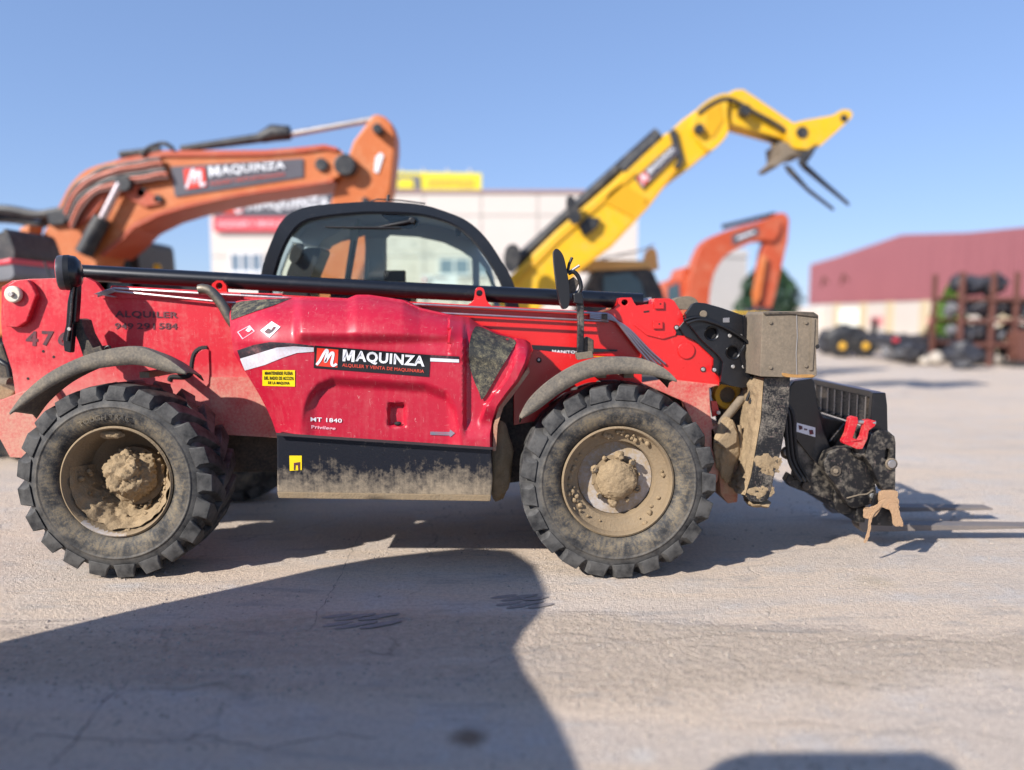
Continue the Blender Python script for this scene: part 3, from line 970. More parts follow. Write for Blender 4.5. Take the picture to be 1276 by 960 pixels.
# mud lump behind the box, wheel arch liner
P('arch_mud', G().lump(W(624, 575, 5.1), .13, 4, .4, 1.5, 3, (.6, .8, 1.9), .1), M_mud, smooth=60)
P('arch_liner', G().prof([(612, 500), (640, 470), (690, 440), (690, 520), (650, 600), (612, 605)], 5.32, 5.36), M_dark)
P('arch_lip', G().prof([(650, 470), (655, 462), (659, 458), (660, 464), (640, 492), (627, 508), (620, 530), (618, 562), (614, 562), (615, 530), (622, 506)], 4.87, 4.92), M_red_mud)

# ---- boom
P('boom', G().prof([(138, 357), (640, 385), (770, 391), (800, 392), (800, 447), (664, 440), (138, 425)], 5.36, 5.74), M_red_boom, bevel=.008)
P('boom_top_flange', G().prof([(139, 356.5), (660, 384), (770, 390), (770, 395), (660, 389), (139, 361)], 5.30, 5.36), M_red_boom, bevel=.004)
P('boom_tail_plate', G().prof([(139, 356), (300, 365), (300, 372), (139, 372)], 5.285, 5.297), M_red_plate)
for dv in (0, 9.5):
    r = [W(u, v + dv * (1 if u > 150 else .35), 5.262) for u, v in ((122, 366), (142, 359.5), (280, 367.5), (520, 379.5), (640, 385.5), (758, 391.5))]
    P('hydraulic_pipe', G().tube(r, .0085, 8), M_chrome, smooth=40)
P('pipe_guide', G().prof([(116, 366.5), (140, 360), (146, 363), (134, 367.5), (146, 370.5), (140, 370.5)], 5.25, 5.268), M_chrome, bevel=.002)
tb = [W(99, 340, 5.46), W(300, 351, 5.46), W(520, 362.5, 5.46), W(760, 374, 5.46), W(800, 376, 5.46)]
P('boom_cylinder', G().tube(tb, .057, 24), M_black, smooth=40)
# lifting ears
def ear(pts, hole, r, y=5.29):
    u0, v0 = hole
    g = G().prof(spline(pts, 3, True) if len(pts) > 6 else pts, y, y + .03, [[(u0 + r * math.cos(a), v0 + r * math.sin(a)) for a in [2 * math.pi * k / 14 for k in range(14)]]])
    P('lifting_eye', g, M_red_boom, bevel=.003)
ear([(263, 366), (264, 354), (270, 349.5), (277, 350), (282, 356), (283, 368)], (273, 356.5), 4.3, 5.335)
ear([(583, 382), (590, 374), (592.5, 361), (597.5, 358), (603, 361), (606, 374), (611, 383)], (597.5, 365.5), 4.0, 5.335)
# bent bundle of four pipes
for k in range(4):
    a = 5.6 * k
    r = [W(u, v, 5.255) for u, v in spline([(735, 390.8 + k * 1.8), (752 - k, 392 + k * 2.0), (762 - k * 1.5 + a * .28, 394 + k * 1.6), (775 + a * .42, 409), (796 + a * .75, 436), (812 + a, 454)], 5)]
    P('hydraulic_pipe', G().tube(r, .0085, 8), M_chrome, smooth=40)
P('pipe_clamp', G().prof([(750, 391), (757, 391), (757, 399), (750, 398)], 5.235, 5.252), M_dark)
# black recess with lettering under the boom
P('boom_lettering_strip', G().prof([(662, 430), (770, 436), (769, 438), (700, 441), (664, 437)], 5.345, 5.356), M_signblack)
lettering('MANITOU', ((688, 436.2), (722, 437.6), (722, 441), (688, 439.6)), 5.343, M_white, TH, .03, .002)

# inner red wheel-arch panel
P('wheel_arch_panel', G().prof([(640, 492), (660, 445), (664, 436), (700, 440), (760, 447), (800, 450), (800, 500), (640, 530)], 5.30, 5.33), M_red_boom, bevel=.004)
P('hex_bolt', G().cyl(W(671.5, 449, 5.30), (0, -1, 0), .019, .02, 6), M_void)
P('bolt', G().cyl(W(671.5, 448.5, 5.28), (0, -1, 0), .009, .006, 10), M_bolt)

# ---- boom head (red) and black head plate
head = [(765, 385), (770, 380), (772, 371.5), (776, 371), (787, 371), (790, 377), (793, 381), (813, 379), (816, 372), (834, 372), (840, 375), (851, 392), (852, 403), (845, 408), (842, 412), (842, 418),
        (853, 419), (866, 425), (879, 437), (890, 447), (889.5, 452), (887, 458), (890, 464), (897, 472), (896, 481), (860, 478), (835, 474), (815, 455), (775, 402), (757, 391), (752, 389)]
P('boom_head', G().prof(head, 5.27, 5.74, [[(778.5 + 4.2 * math.cos(a), 377 + 3.8 * math.sin(a)) for a in [2 * math.pi * k / 14 for k in range(14)]]]), M_red_boom, bevel=.007)
P('head_rib', G().prof([(789, 405), (793, 403), (808, 413), (822, 418), (843, 414), (842, 418), (826, 423), (806, 418)], 5.258, 5.27), M_red_boom, bevel=.003)
for u, v in ((821.5, 380), (820, 405)):
    P('mount_pad', G().prof([(u - 6, v - 4.5), (u + 6, v - 4.5), (u + 6, v + 5), (u - 6, v + 5)], 5.252, 5.268), M_red_boom, bevel=.003)
    P('pad_hole', G().lathe([(0, 0), (.006, 0)], W(u + 1.5, v - 1, 5.251), 10), M_void)
P('head_slot', G().prof([(802, 388), (809, 387), (809, 389), (802, 390)], 5.2675, 5.2685), M_void)
P('pivot_boss', G().cyl(W(855, 437, 5.27), (0, -1, 0), .058, .012, 32), M_red_boom, bevel=.004)
P('steel_linkage', G().tube([W(795, 377, 5.5), W(812, 374, 5.5)], .022, 10), M_steel, smooth=40)
P('round_cover', G().prof(spline([(836, 380), (842, 373), (852, 369.5), (862, 370), (869, 375), (870, 384), (850, 386)], 3, True), 5.42, 5.6), M_boxdirt, bevel=.01)
P('head_backing', G().prof([(842, 418), (842, 408), (850, 398), (860, 386), (900, 400), (930, 440), (932, 484), (898, 479), (896, 472), (888, 458), (880, 437), (866, 425)], 5.276, 5.34), M_black, bevel=.004)
P('head_backing', G().prof([(846, 408), (853, 400), (858, 404), (875, 424), (895, 444), (901, 454), (898, 477), (896, 470), (889, 458), (889.5, 447), (879, 437), (866, 425), (853, 419)], 5.24, 5.262), M_black, bevel=.003)
bp = [(854, 391), (858, 386), (863, 379), (868, 377), (879, 378), (900, 384), (926, 393), (929, 404), (930, 425), (927, 432), (933, 445), (934, 470), (931, 482), (926, 484), (910, 481), (898, 476), (901, 452), (895, 443),
      (886, 435), (874, 424), (866, 414), (856, 402)]
def ring(u, v, r, n=20): return [(u + r * math.cos(a), v + r * math.sin(a)) for a in [2 * math.pi * k / n for k in range(n)]]
P('head_side_plate', G().prof(bp, 5.19, 5.235, [ring(886.5, 415.6, 7.2), ring(913, 439, 7.2)]), M_black, bevel=.004)
for u, v in ((886.5, 415.6), (913, 439)):
    P('hole_collar', G().lathe([(.040, .02), (.040, -.006), (.047, -.010), (.050, -.002), (.050, .004)], W(u, v, 5.19), 28), M_black, smooth=40)
    P('hole_back', G().lathe([(0, .04), (.045, .04)], W(u, v, 5.19), 20), M_void)
P('grease_boss', G().cyl(W(876, 391.5, 5.19), (0, -1, 0), .024, .02, 20), M_boxdirt, bevel=.004)
P('tag_plate', G().prof([(901, 396.5), (909, 396), (909, 402), (901, 402)], 5.184, 5.189), M_steel)
P('edge_plate', G().prof([(926, 394), (929, 393), (931, 404), (932, 432), (926, 440), (930, 450), (936, 470), (933, 472), (924, 452), (922, 440), (928, 430)], 5.175, 5.189), M_black, bevel=.002)
for u, v in ((843, 408.5), (849.5, 408.5), (876, 460.5), (890, 461), (909, 418.5), (922.5, 419), (913, 457), (926.5, 457)):
    y = 5.27 if (u < 880) else 5.19
    P('bolt', G().cyl(W(u, v, y), (0, -1, 0), .013, .012, 12), M_bolt, bevel=.003)
    P('washer', G().cyl(W(u, v, y), (0, -1, 0), .019, .004, 16), M_black)
P('head_linkage', G().prof([(930, 400), (946, 400), (947, 420), (944, 500), (930, 500), (934, 470), (932, 430)], 5.25, 5.6), M_black_worn, bevel=.006)
P('pivot_pin', G().cyl(W(943, 426, 5.1), (0, -1, 0), .04, .06, 20), M_boxdirt, bevel=.008)
P('pivot_pin', G().cyl(W(944, 426, 5.04), (0, -1, 0), .022, .03, 16), M_steel, bevel=.004)

# ---- front chassis plate and stabiliser
fc = [(800, 478), (835, 473), (896, 480), (884, 484), (886, 520), (893, 548), (899, 570), (894, 600), (885, 610), (880, 560), (850, 500)]
P('front_side_plate', G().prof(fc, 5.22, 5.30), M_red_low, bevel=.006)
P('chassis_nose', G().prof([(885, 535), (893, 530), (912, 534), (919, 545), (921, 600), (919, 626), (907, 628), (898, 616), (896, 590), (886, 560)], 5.22, 5.9), M_red_mud, bevel=.008)
P('nose_mud', G().lump(W(905, 560, 5.18), .085, 8, .35, 1.6, 4, (.9, .5, 2.3), .12), M_mud, smooth=60)
P('nose_block', G().prof([(893, 553), (914, 530), (919, 540), (918, 552), (905, 560)], 5.12, 5.25), M_mudthin, bevel=.006)
P('wheel_hub_ring', G().lathe([(.055, .0), (.060, -.03), (.095, -.035), (.105, -.01), (.105, .03)], W(906, 492, 5.45), 32), M_yring, smooth=40)
P('hub_cap', G().lathe([(0, -.01), (.055, 0), (.06, .02)], W(906, 492, 5.45), 24), M_boxdirt, smooth=40)
P('dark_backing', G().prof([(886, 478), (936, 478), (940, 560), (900, 560)], 5.62, 5.66), M_dark)
P('red_bracket', G().prof([(886, 500), (893, 500), (897, 516), (888, 520)], 5.33, 5.36), M_red_boom)
P('strut', G().tube([W(893, 535, 5.3), W(912, 512, 5.3), W(932, 487, 5.3)], .03, 12), M_boxdirt, smooth=40)
P('bolt', G().cyl(W(894.5, 514, 5.33), (0, -1, 0), .013, .02, 10), M_bolt)
P('red_rod', G().tube([W(914, 535, 5.3), W(917, 575, 5.25)], .018, 10), M_red_mud, smooth=40)
P('hydraulic_hose', G().tube([W(921, 530, 5.2), W(923, 550, 5.18), W(922, 575, 5.18)], .014, 10), M_mudthin, smooth=40)
leg = [(952, 470), (985, 470), (983.5, 506), (974, 560), (964, 597), (961, 612), (958, 622), (950, 626), (934, 625), (929, 617), (936, 594), (948, 525)]
P('stabiliser_leg', G().prof(leg, 4.95, 5.34), M_black_worn, bevel=.006)
# mud caked on the rear face of the leg
rear = [(952, 472), (948, 525), (936, 594), (929, 617)]
def mudface(s, t):
    k = t * 3; i = min(2, int(k)); a, b = rear[i], rear[i + 1]
    u = a[0] + (b[0] - a[0]) * (k - i); v = a[1] + (b[1] - a[1]) * (k - i)
    p = W(u, v, 4.95)
    e = sm(0, .12, s) * sm(0, .1, 1 - s) * sm(0, .06, t)
    th = .004 + .030 * (.5 + .6 * noise.noise(Vector((s * 3, t * 7, 2)))) * e + .012 * noise.noise(Vector((s * 9, t * 22, 4))) * e + .02 * e * sm(.7, 1, t)
    return Vector((p.x - th, 4.945 + s * .40, p.z))
P('caked_mud', G().grid(mudface, 26, 70), M_mud, smooth=70)
P('mud_patch', G().lump(W(955, 578, 4.956), .085, 31, .6, 2.4, 4, (1.0, .13, .95), .3), M_mud, smooth=60)
P('mud_patch', G().lump(W(946, 612, 4.956), .07, 33, .6, 2.4, 4, (1.1, .13, .7), .3), M_mud, smooth=60)
P('mud_foot', G().lump(W(942, 624, 5.1), .06, 13, .35, 1.6, 3, (1.3, 2.3, .5), .12), M_mud, smooth=60)
foot = [(950, 392), (953, 388.5), (985, 388), (1014, 389), (1020, 393), (1020, 428), (1017, 436), (1018, 468), (1013, 471.5), (947.5, 469.5), (948.5, 430)]
P('stabiliser_foot', G().prof(foot, 4.87, 5.22), M_boxdirt, bevel=.010, seg=3)
P('foot_seam', G().tube([W(u, v, 4.868) for u, v in ((992.5, 391), (993.5, 420), (992, 440), (993, 468))], .0035, 6), M_steel)
P('foot_rim', G().prof([(951, 389.5), (985, 388.7), (1014, 389.7), (1019, 393.5), (1018, 395.5), (985, 391.5), (953, 392.5)], 4.858, 4.8685), M_dark, bevel=.003)
P('foot_side_plate', G().prof([(1012, 396), (1016, 397), (1015, 430), (1013, 462), (1009, 462)], 4.861, 4.869), M_boxdirt, bevel=.003)
for u, v in ((960, 458), (960, 402), (1004, 402), (1004, 456)):
    P('bolt', G().cyl(W(u, v, 4.868), (0, -1, 0), .012, .008, 8), M_boxdirt, bevel=.002)
for k in range(3):
    P('hydraulic_hose', G().tube([W(u + 5 * k, v, 5.15 + .03 * k) for u, v in spline([(936, 470), (956, 492), (976, 512), (980, 545), (984, 575), (998, 600)], 5)], .014, 8), M_black_plastic, smooth=40)
    P('hydraulic_hose', G().tube([W(u + 4 * k, v + 3 * k, 5.16 - .02 * k) for u, v in spline([(852, 400), (872, 396), (905, 408), (935, 432), (940, 470), (930, 500)], 5)], .010, 8), M_black_plastic, smooth=40) if k < 2 else None
P('foot_dent', G().lathe([(0, -.002), (.012, -.002), (.016, .006)], W(1018.5, 432, 4.87), 14), M_void)
P('rust_edge', G().prof(spline([(975, 465), (990, 467), (1012, 467), (1012, 470.5), (980, 470.2)], 3, True), 4.864, 4.8705), M('rust', (.36, .19, .06), .9, var=.3, vs=30, bmp=.4), bevel=.002)

# ---- fork carriage
def carriage():
    root = TH
    XB = 2.433
    # back-rest grille: plane across the machine
    z1, z0 = 1.135, .91
    P('backrest_bar', G().box(XB - .03, XB + .03, 5.112, 6.198, z1 - .03, z1 + .012), M_black, bevel=.005)
    P('backrest_bar', G().box(XB - .02, XB + .02, 5.113, 6.197, z0 - .012, z0 + .012), M_black, bevel=.004)
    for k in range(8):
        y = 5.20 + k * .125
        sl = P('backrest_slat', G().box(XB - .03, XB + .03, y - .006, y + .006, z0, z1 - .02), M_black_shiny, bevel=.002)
        B('slat_glint', G().box(XB - .034, XB - .0305, y - .006, y + .006, z0 + .013, z1 - .032), M_steel, sl)  # pale steel strip stands for the sun glint along the slat
    P('backrest_post', G().poly([[(XB - .05, 5.06, 1.145), (XB + .035, 5.06, 1.145), (XB + .05, 5.06, 1.06), (XB + .06, 5.06, .9), (XB + .10, 5.06, .78), (XB + .11, 5.06, .70), (XB, 5.06, .72), (XB - .06, 5.06, .84)]], (0, .05, 0)), M_black, bevel=.006)
    P('backrest_post', G().poly([[(XB - .05, 6.2, 1.145), (XB + .035, 6.2, 1.145), (XB + .10, 6.2, .70), (XB - .06, 6.2, .70)]], (0, .05, 0)), M_black, bevel=.006)
    P('carriage_back', G().box(XB - .10, XB - .035, 5.12, 6.19, .25, .90), M_black_mud, bevel=.01)
    P('carriage_beam', G().box(XB - .034, XB + .05, 5.3, 6.18, .30, .42), M_black_mud, bevel=.01)
M_black_shiny = M('glossy_black_paint', (.014, .014, .016), .22, dust=.04, dc=1, coat=.4)
carriage()
cf = [(985, 481), (990, 475), (1012, 472), (1015, 476), (1019, 505), (1026, 535), (1034, 556), (1040, 575), (1030, 590), (1010, 570), (990, 545), (981, 530), (979, 518), (982, 497)]
P('carriage_side_plate', G().prof(cf, 5.22, 5.30), M_black, bevel=.006)
P('carriage_gusset', G().prof([(1014, 500), (1026, 520), (1060, 527), (1080, 535), (1082, 560), (1040, 580), (1028, 560)], 5.34, 5.42), M_black, bevel=.006)
P('gusset_brace', G().tube([W(1034, 550, 5.30), W(1052, 528, 5.32)], .006, 6), M_black_shiny)
decal(((993, 527), (1016, 533), (1016, 545), (992.5, 538)), 5.22, M_white, TH, 'white_label', .003)
for q in ([(995, 530), (1000, 531.5), (1000, 535), (996, 536)], [(1008, 536), (1013, 536), (1014, 541), (1009, 542)], [(1002, 534), (1006, 535), (1006, 536.5), (1002, 536)]):
    P('label_print', G().sheet([[W(u, v, 5.213) for u, v in q]]), M_stencil)
low = [(985, 545), (1000, 556), (1020, 580), (1040, 590), (1052, 615), (1050, 622), (1036, 624), (1018, 618), (996, 611), (984, 606), (979, 599), (984, 590), (990, 596), (992, 580)]
P('tilt_link', G().prof(low, 5.24, 5.32), M_black_mud, bevel=.006)
P('tilt_link', G().prof(low, 5.70, 5.78), M_black_mud, bevel=.006)
P('tilt_cylinder_rod', G().tube([W(986, 550, 5.38), W(993, 592, 5.34)], .017, 12), M_chrome, smooth=40)
P('tilt_cylinder', G().tube([W(975, 520, 5.5), W(988, 560, 5.45), W(1004, 602, 5.4)], .035, 14), M_black_mud, smooth=40)
P('link_pin', G().cyl(W(980, 564, 5.34), (0, -1, 0), .045, .04, 20), M_boxdirt, bevel=.006)
P('link_pin', G().cyl(W(980, 564, 5.30), (0, -1, 0), .024, .02, 14), M_steel, bevel=.004)
P('link_pin', G().cyl(W(1003, 605, 5.24), (0, -1, 0), .030, .03, 18), M_dark, bevel=.004)
tr = [(1032, 565), (1046, 559), (1060, 558), (1070, 568), (1079, 572), (1084, 584), (1091, 602), (1093, 620), (1090, 628), (1064, 634), (1058, 631), (1050, 619), (1040, 603), (1029, 590), (1026, 578)]
P('pivot_plate', G().prof(tr, 5.10, 5.20), M_black_mud, bevel=.008)
P('pivot_pin', G().cyl(W(1041, 587, 5.10), (0, -1, 0), .036, .012, 20), M_dark, bevel=.004)
P('pivot_pin', G().cyl(W(1041, 587, 5.09), (0, -1, 0), .018, .012, 6), M_boxdirt, bevel=.003)
P('weld_bead', G().tube([W(u, v, 5.095) for u, v in ((1055, 621), (1070, 617), (1080, 616), (1088, 611))], .005, 8), M_boxdirt, smooth=40)
P('bolt', G().cyl(W(1086, 617.5, 5.10), (0, -1, 0), .018, .02, 14), M_bolt, bevel=.003)
P('latch_hub', G().lump(W(1075, 562, 5.08), .055, 6, .3, 2, 3, (1.2, .8, 1), .1), M_black_mud, smooth=50)
P('carriage_foot', G().prof([(1040, 610), (1052, 622), (1078, 628), (1076, 640), (1048, 641), (1040, 634)], 5.2, 5.9), M_black_mud, bevel=.01)
arm = [(1086, 541), (1096, 536), (1108, 538), (1115, 544), (1116.5, 552), (1116, 613), (1101, 613), (1094, 600), (1086, 582), (1078, 570), (1082, 552)]
P('fork_hanger', G().prof(arm, 5.02, 5.10, [[(1103, 562), (1105, 559), (1108.5, 560), (1109.5, 563), (1109, 572), (1106, 574), (1103, 572)]]), M_black_mud, bevel=.006)
P('hanger_bolt', G().cyl(W(1110, 578, 5.02), (0, -1, 0), .040, .015, 20), M_boxdirt, bevel=.005)
P('hanger_bolt', G().cyl(W(1110, 578, 5.005), (0, -1, 0), .028, .02, 14), M_steel, bevel=.005)
clamp = [(1059, 521), (1063, 519), (1069, 520), (1070, 526), (1066, 537), (1063, 546), (1070, 549), (1074, 544), (1076, 534), (1078, 524), (1085, 523), (1092, 525), (1091, 531), (1083, 537), (1081, 548), (1075, 560), (1068, 560), (1051, 553), (1050, 550), (1055, 540)]
P('red_lock_lever', G().prof(clamp, 5.00, 5.05), M_red_clean, bevel=.005)
P('lever_pin', G().tube([W(1066, 526, 5.03), W(1091, 527, 5.01)], .014, 12), M_steel, smooth=40)
# the two forks lie parallel, pointing forward
def fork(y0):
    x0 = 2.56
    zt = .135
    g = G()
    pr = [(x0 - .02, .62), (x0 + .035, .62), (x0 + .04, .24), (x0 + .06, zt), (x0 + 1.27, zt - .015), (x0 + 1.285, zt - .022), (x0 + 1.27, zt - .03), (x0 + .4, zt - .05), (x0 + .0, zt - .058), (x0 - .03, zt - .02)]
    g.poly([[(x, y0, z) for x, z in pr]], (0, .125, 0))
    return P('fork', g, M_fork, bevel=.006)
fork(5.50)
fork(6.03)
P('fork_heel', G().prof([(1090, 615), (1117, 613), (1120, 640), (1112, 656), (1086, 655), (1084, 640)], 5.03, 5.046), M_black_mud, bevel=.004)

# ---- tan strap wound on the fork heel: a thing of its own
ST = thing('cargo_strap', 'frayed tan cargo strap wound round the fork heel with loose ends hanging', 'strap', W(1100, 640, 5.0))
def ribbon(pts, w, Y, name):
    pts = spline(pts, 6)
    a, b = [], []
    for i, (u, v) in enumerate(pts):
        u2, v2 = pts[min(i + 1, len(pts) - 1)]; u1, v1 = pts[max(0, i - 1)]
        dx, dy = u2 - u1, v2 - v1; l = math.hypot(dx, dy) or 1
        ww = w * (1 + .35 * noise.noise(Vector((i * .4, w, 3))))
        yy = Y + .012 * noise.noise(Vector((i * .3, 1, w)))
        a.append(W(u - dy / l * ww, v + dx / l * ww, yy)); b.append(W(u + dy / l * ww, v - dx / l * ww, yy - .012))
    n = len(a)
    o = B(name, G().add(a + b, [(i, i + 1, n + i + 1, n + i) for i in range(n - 1)]), M_strap, ST, smooth=60)
    s = o.modifiers.new('thickness', 'SOLIDIFY'); s.thickness = .004
def flap(name, pts, Y, th=.007):
    q = spline(pts, 4, True)
    q = [(u + 1.1 * noise.noise(Vector((k * .7, Y * 9, 1))), v + 1.1 * noise.noise(Vector((k * .7, Y * 9, 7)))) for k, (u, v) in enumerate(q)]
    B(name, G().prof(q, Y, Y + th), M_strap, ST, bevel=.002)
flap('strap_wrap', [(1097, 616), (1104, 612), (1118, 612.5), (1119, 620), (1120, 629), (1108, 631), (1098, 629)], 4.995, .03)
flap('strap_fold', [(1094, 628), (1104, 622), (1117, 625), (1121, 634), (1112, 636), (1101, 633)], 4.982)
flap('strap_end', [(1107, 629), (1118, 629), (1121, 638), (1126, 655), (1121, 656), (1114, 655), (1111, 642)], 4.972)
flap('strap_end', [(1099, 628), (1094, 640), (1086, 646), (1077, 645), (1077, 634), (1086, 632)], 4.975)
flap('strap_end', [(1098, 632), (1090, 640), (1086, 650), (1085, 662), (1081, 674), (1077, 677), (1078, 671), (1082, 658), (1084, 646), (1090, 635)], 4.965)

# ---- cab
Y0c = 5.98
outer = spline([(320, 404), (322, 360), (325, 343.5), (329, 325.5), (339, 299), (350, 277), (367, 263), (392, 256.5), (437.5, 252.5), (477, 251.5), (523, 255), (553, 263), (582, 275.5), (605, 296), (625, 325.5), (641.6, 358), (650, 404)], 5)
inner = spline([(333, 398), (336, 360), (339.5, 344.5), (348.6, 315.6), (360, 293), (375, 277), (398, 269.8), (444, 264.6), (477, 264), (520, 266), (553, 274), (576, 286), (595.5, 305.7), (612, 329), (627, 358), (634, 398)], 5)
P('cab_frame', G().prof(outer, Y0c, Y0c + .09, [inner]), M_black, bevel=.012, smooth=35)
seal_in = [(u + (484 - u) * .012, v + (340 - v) * .02) for u, v in inner]
P('window_seal', G().prof([(u + (484 - u) * -.001, v + (340 - v) * -.001) for u, v in inner], Y0c + .02, Y0c + .05, [[(u + (484 - u) * .018, v + (340 - v) * .035) for u, v in inner]]), M_rubber_seal)
P('window_glass', G().prof(inner, Y0c + .058, Y0c + .064), M_glass)
# shell to the far side
sh = [W(u, v, Y0c) for u, v in outer]
ring1 = [p + Vector((0, .09, 0)) for p in sh]
ring2 = [p + Vector((0, 1.02, 0)) for p in sh]
n = len(sh)
sel = [i for i in range(n)]
g = G()
roof_in = [Vector((p.x + (sh[n // 2].x - p.x) * .045, p.y, p.z - .045)) for p in sh]
kk = [i for i, (u, v) in enumerate(outer) if v < 285]
a, b = kk[0], kk[-1]
ro = [W(u, v, Y0c + .06) for u, v in outer[a:b + 1]]
ri = [Vector((p.x * .985 - .008, p.y, p.z - .06)) for p in ro]
M_cabin = M('grey_cab_lining', (.29, .34, .37), .7)
M_cabpost = M('grey_green_cab_post', (.20, .25, .24), .6)
P('cab_roof', G().poly([ro + ri[::-1]], (0, .93, 0)), M_cabin, smooth=40)
# far wall of the cab with its window openings, traced at its own depth
Yf = 6.98
far_outer = [(360, 404), (362, 345), (372, 305), (388, 283), (410, 272), (470, 268), (530, 272), (560, 281), (580, 296), (600, 322), (614, 350), (622, 404)]
opA = [(348, 400), (350, 340), (358, 318), (366, 303), (375, 306), (382, 315), (378, 345), (372, 400)]
opB = [(388, 400), (390, 350), (396, 326), (406, 310), (424, 301), (445, 296), (454, 293), (455, 310), (453, 352), (453, 400)]
opC = [(481, 400), (481, 297), (485, 293), (520, 295), (552, 302), (575, 313), (588, 322), (589, 345), (589, 400)]
opD = [(597, 326), (605, 336), (612, 356), (618, 400), (598, 400)]
P('cab_far_wall', G().prof([(332, 404), (336, 345), (348, 310), (362, 288), (385, 274), (470, 266), (535, 270), (566, 281), (590, 300), (612, 334), (628, 404)], Yf, Yf + .05,
    [opA, opB, opC, opD]), M_cabin, bevel=.006)
P('far_window_glass', G().prof([(340, 402), (342, 345), (362, 300), (470, 285), (560, 295), (610, 340), (622, 402)], Yf + .055, Yf + .06), M_glass)
P('cab_post', G().prof([(437, 270), (448, 268), (444, 300), (436, 345), (434, 400), (422, 400), (430, 340), (436, 300)], 6.55, 6.62), M_cabpost, bevel=.008)
P('post_edge', G().prof([(441, 300), (443, 300), (437, 345), (434, 365), (431, 365), (433, 345)], 6.53, 6.545), M_void)
P('cab_post', G().prof([(455, 296), (478, 296), (480, 345), (480, 400), (454, 400)], 6.86, 6.92), M_cabin, bevel=.01)
P('seat_back', G().prof(spline([(350, 402), (355, 350), (366, 322), (380, 310), (392, 309), (400, 311), (393, 330), (386, 352), (384, 402)], 3, True), 6.30, 6.62), M_black_plastic, bevel=.03)
P('inner_mirror', G().prof(spline([(360, 322), (366, 306), (374, 304), (378, 308), (372, 324), (366, 328)], 3, True), 6.24, 6.27), M_black_plastic, bevel=.006)
P('display', G().prof([(478, 337), (505, 337), (505, 352), (505, 404), (478, 404)], 6.45, 6.5), M_black_plastic, bevel=.01)
P('dashboard', G().prof([(415, 347), (478, 350), (506, 353), (512, 358), (512, 404), (405, 404)], 6.3, 6.7), M_black_plastic, bevel=.02)
P('control_lever', G().tube([W(431, 352, 6.4), W(436, 335, 6.4), W(441, 318, 6.4)], .012, 10), M_black_plastic, smooth=40)
P('handle_bar', G().tube([W(u, v, 6.25) for u, v in spline([(454, 358), (458, 340), (459, 325), (457, 325)], 4)], .006, 8), M_cabpost, smooth=40)
P('headlining', G().prof(spline([(358, 300), (372, 283), (400, 275), (440, 271), (438, 282), (420, 290), (402, 300), (396, 307), (380, 304)], 3, True), 6.5, 6.9), M_cabin, bevel=.01)
P('rear_window_strut', G().tube([W(606, 338, 6.2), W(617, 358, 6.15), W(624, 374, 6.12)], .010, 8), M_cabpost, smooth=40)
P('catch', G().prof(spline([(569, 282), (573, 283), (574, 291), (571, 295), (568, 291)], 3, True), 6.05, 6.1), M_void)
# wiper
P('wiper_motor', G().prof(spline([(476, 267), (488, 267), (518, 271), (521, 279), (514, 284), (504, 285), (488, 278), (479, 272)], 4, True), Y0c + .066, Y0c + .11), M_void, bevel=.006)
P('wiper_arm', G().tube([W(515, 275, Y0c + .03), W(504, 277.5, Y0c + .02), W(486, 280.5, Y0c + .03), W(470, 283.5, Y0c + .035)], [.018, .016, .010, .006], 10), M_black_plastic, smooth=40)
P('wiper_blade', G().tube([W(405, 283, Y0c + .03), W(430, 283.5, Y0c + .03), W(470, 284, Y0c + .03), W(500, 284.5, Y0c + .03)], [.005, .008, .010, .006], 8), M_black_plastic, smooth=40)
P('wiper_motor_cap', G().cyl(W(514, 275, Y0c + .03), (0, -1, 0), .024, .03, 16), M_black_plastic, bevel=.005)
P('aerial', G().tube([W(483, 251, 6.3), W(484, 243, 6.3)], .012, 8), M_black_plastic)
P('roof_rail', G().tube([W(u, v, 6.3) for u, v in ((462, 251), (470, 248.5), (500, 250), (530, 254))], .006, 8), M_black_plastic)

# ---- mirrors
def rear_mirror():
    Ym = 5.05
    c = W(86, 340, Ym)
    # the head is a deep dish seen almost edge-on
    ax = Vector((.93, .36, .04)).normalized()
    g = G()
    g.tube([c - ax * .062, c - ax * .058, c - ax * .045, c - ax * .02], [.100, .108, .112, .112], 28)
    h = P('rear_mirror', g, M('mirror_shell_grey', (.055, .055, .06), .3), smooth=40)
    B('mirror_glass', G().tube([c - ax * .0655, c - ax * .0625], [.094, .096], 28), M_red_clean, h, smooth=40)  # red paint stands for the red reflection in the mirror
    B('mirror_gasket', G().tube([c - ax * .02, c + ax * .012], [.114, .114], 28), M_black_plastic, h, smooth=40)
    B('mirror_back', G().tube([c + ax * .012, c + ax * .045, c + ax * .07, c + ax * .08], [.112, .105, .075, .03], 28), M_black, h, smooth=40)
    B('mirror_stem', G().prof([(89, 352), (97, 352), (96, 375), (94, 402), (91, 404), (88, 440), (80, 438), (78, 422), (82, 405), (84, 375)], Ym - .02, Ym + .03), M_black, h, bevel=.006)
    B('mirror_rod', G().tube([W(92, 356, Ym - .03), W(90, 372, Ym - .03), W(88, 400, Ym - .03), W(84, 425, Ym - .03)], .008, 10), M_black_shiny, h, smooth=40)
    B('mirror_bracket', G().prof([(88, 404), (94, 397), (101, 399), (103, 406), (106, 416), (116, 434), (125, 431), (128, 438), (128, 446), (104, 446), (97, 425), (92, 415)], Ym + .03, Ym + .16), M_dark, h, bevel=.004)
    B('bolt', G().cyl(W(88, 410, Ym - .02), (0, -1, 0), .012, .02, 10), M_steel, h)
    B('cable_clip', G().tube([W(u, v, Ym + .05) for u, v in spline([(128, 440), (132, 433), (136, 432), (137, 438)], 4)], .006, 8), M_black_plastic, h)
rear_mirror()
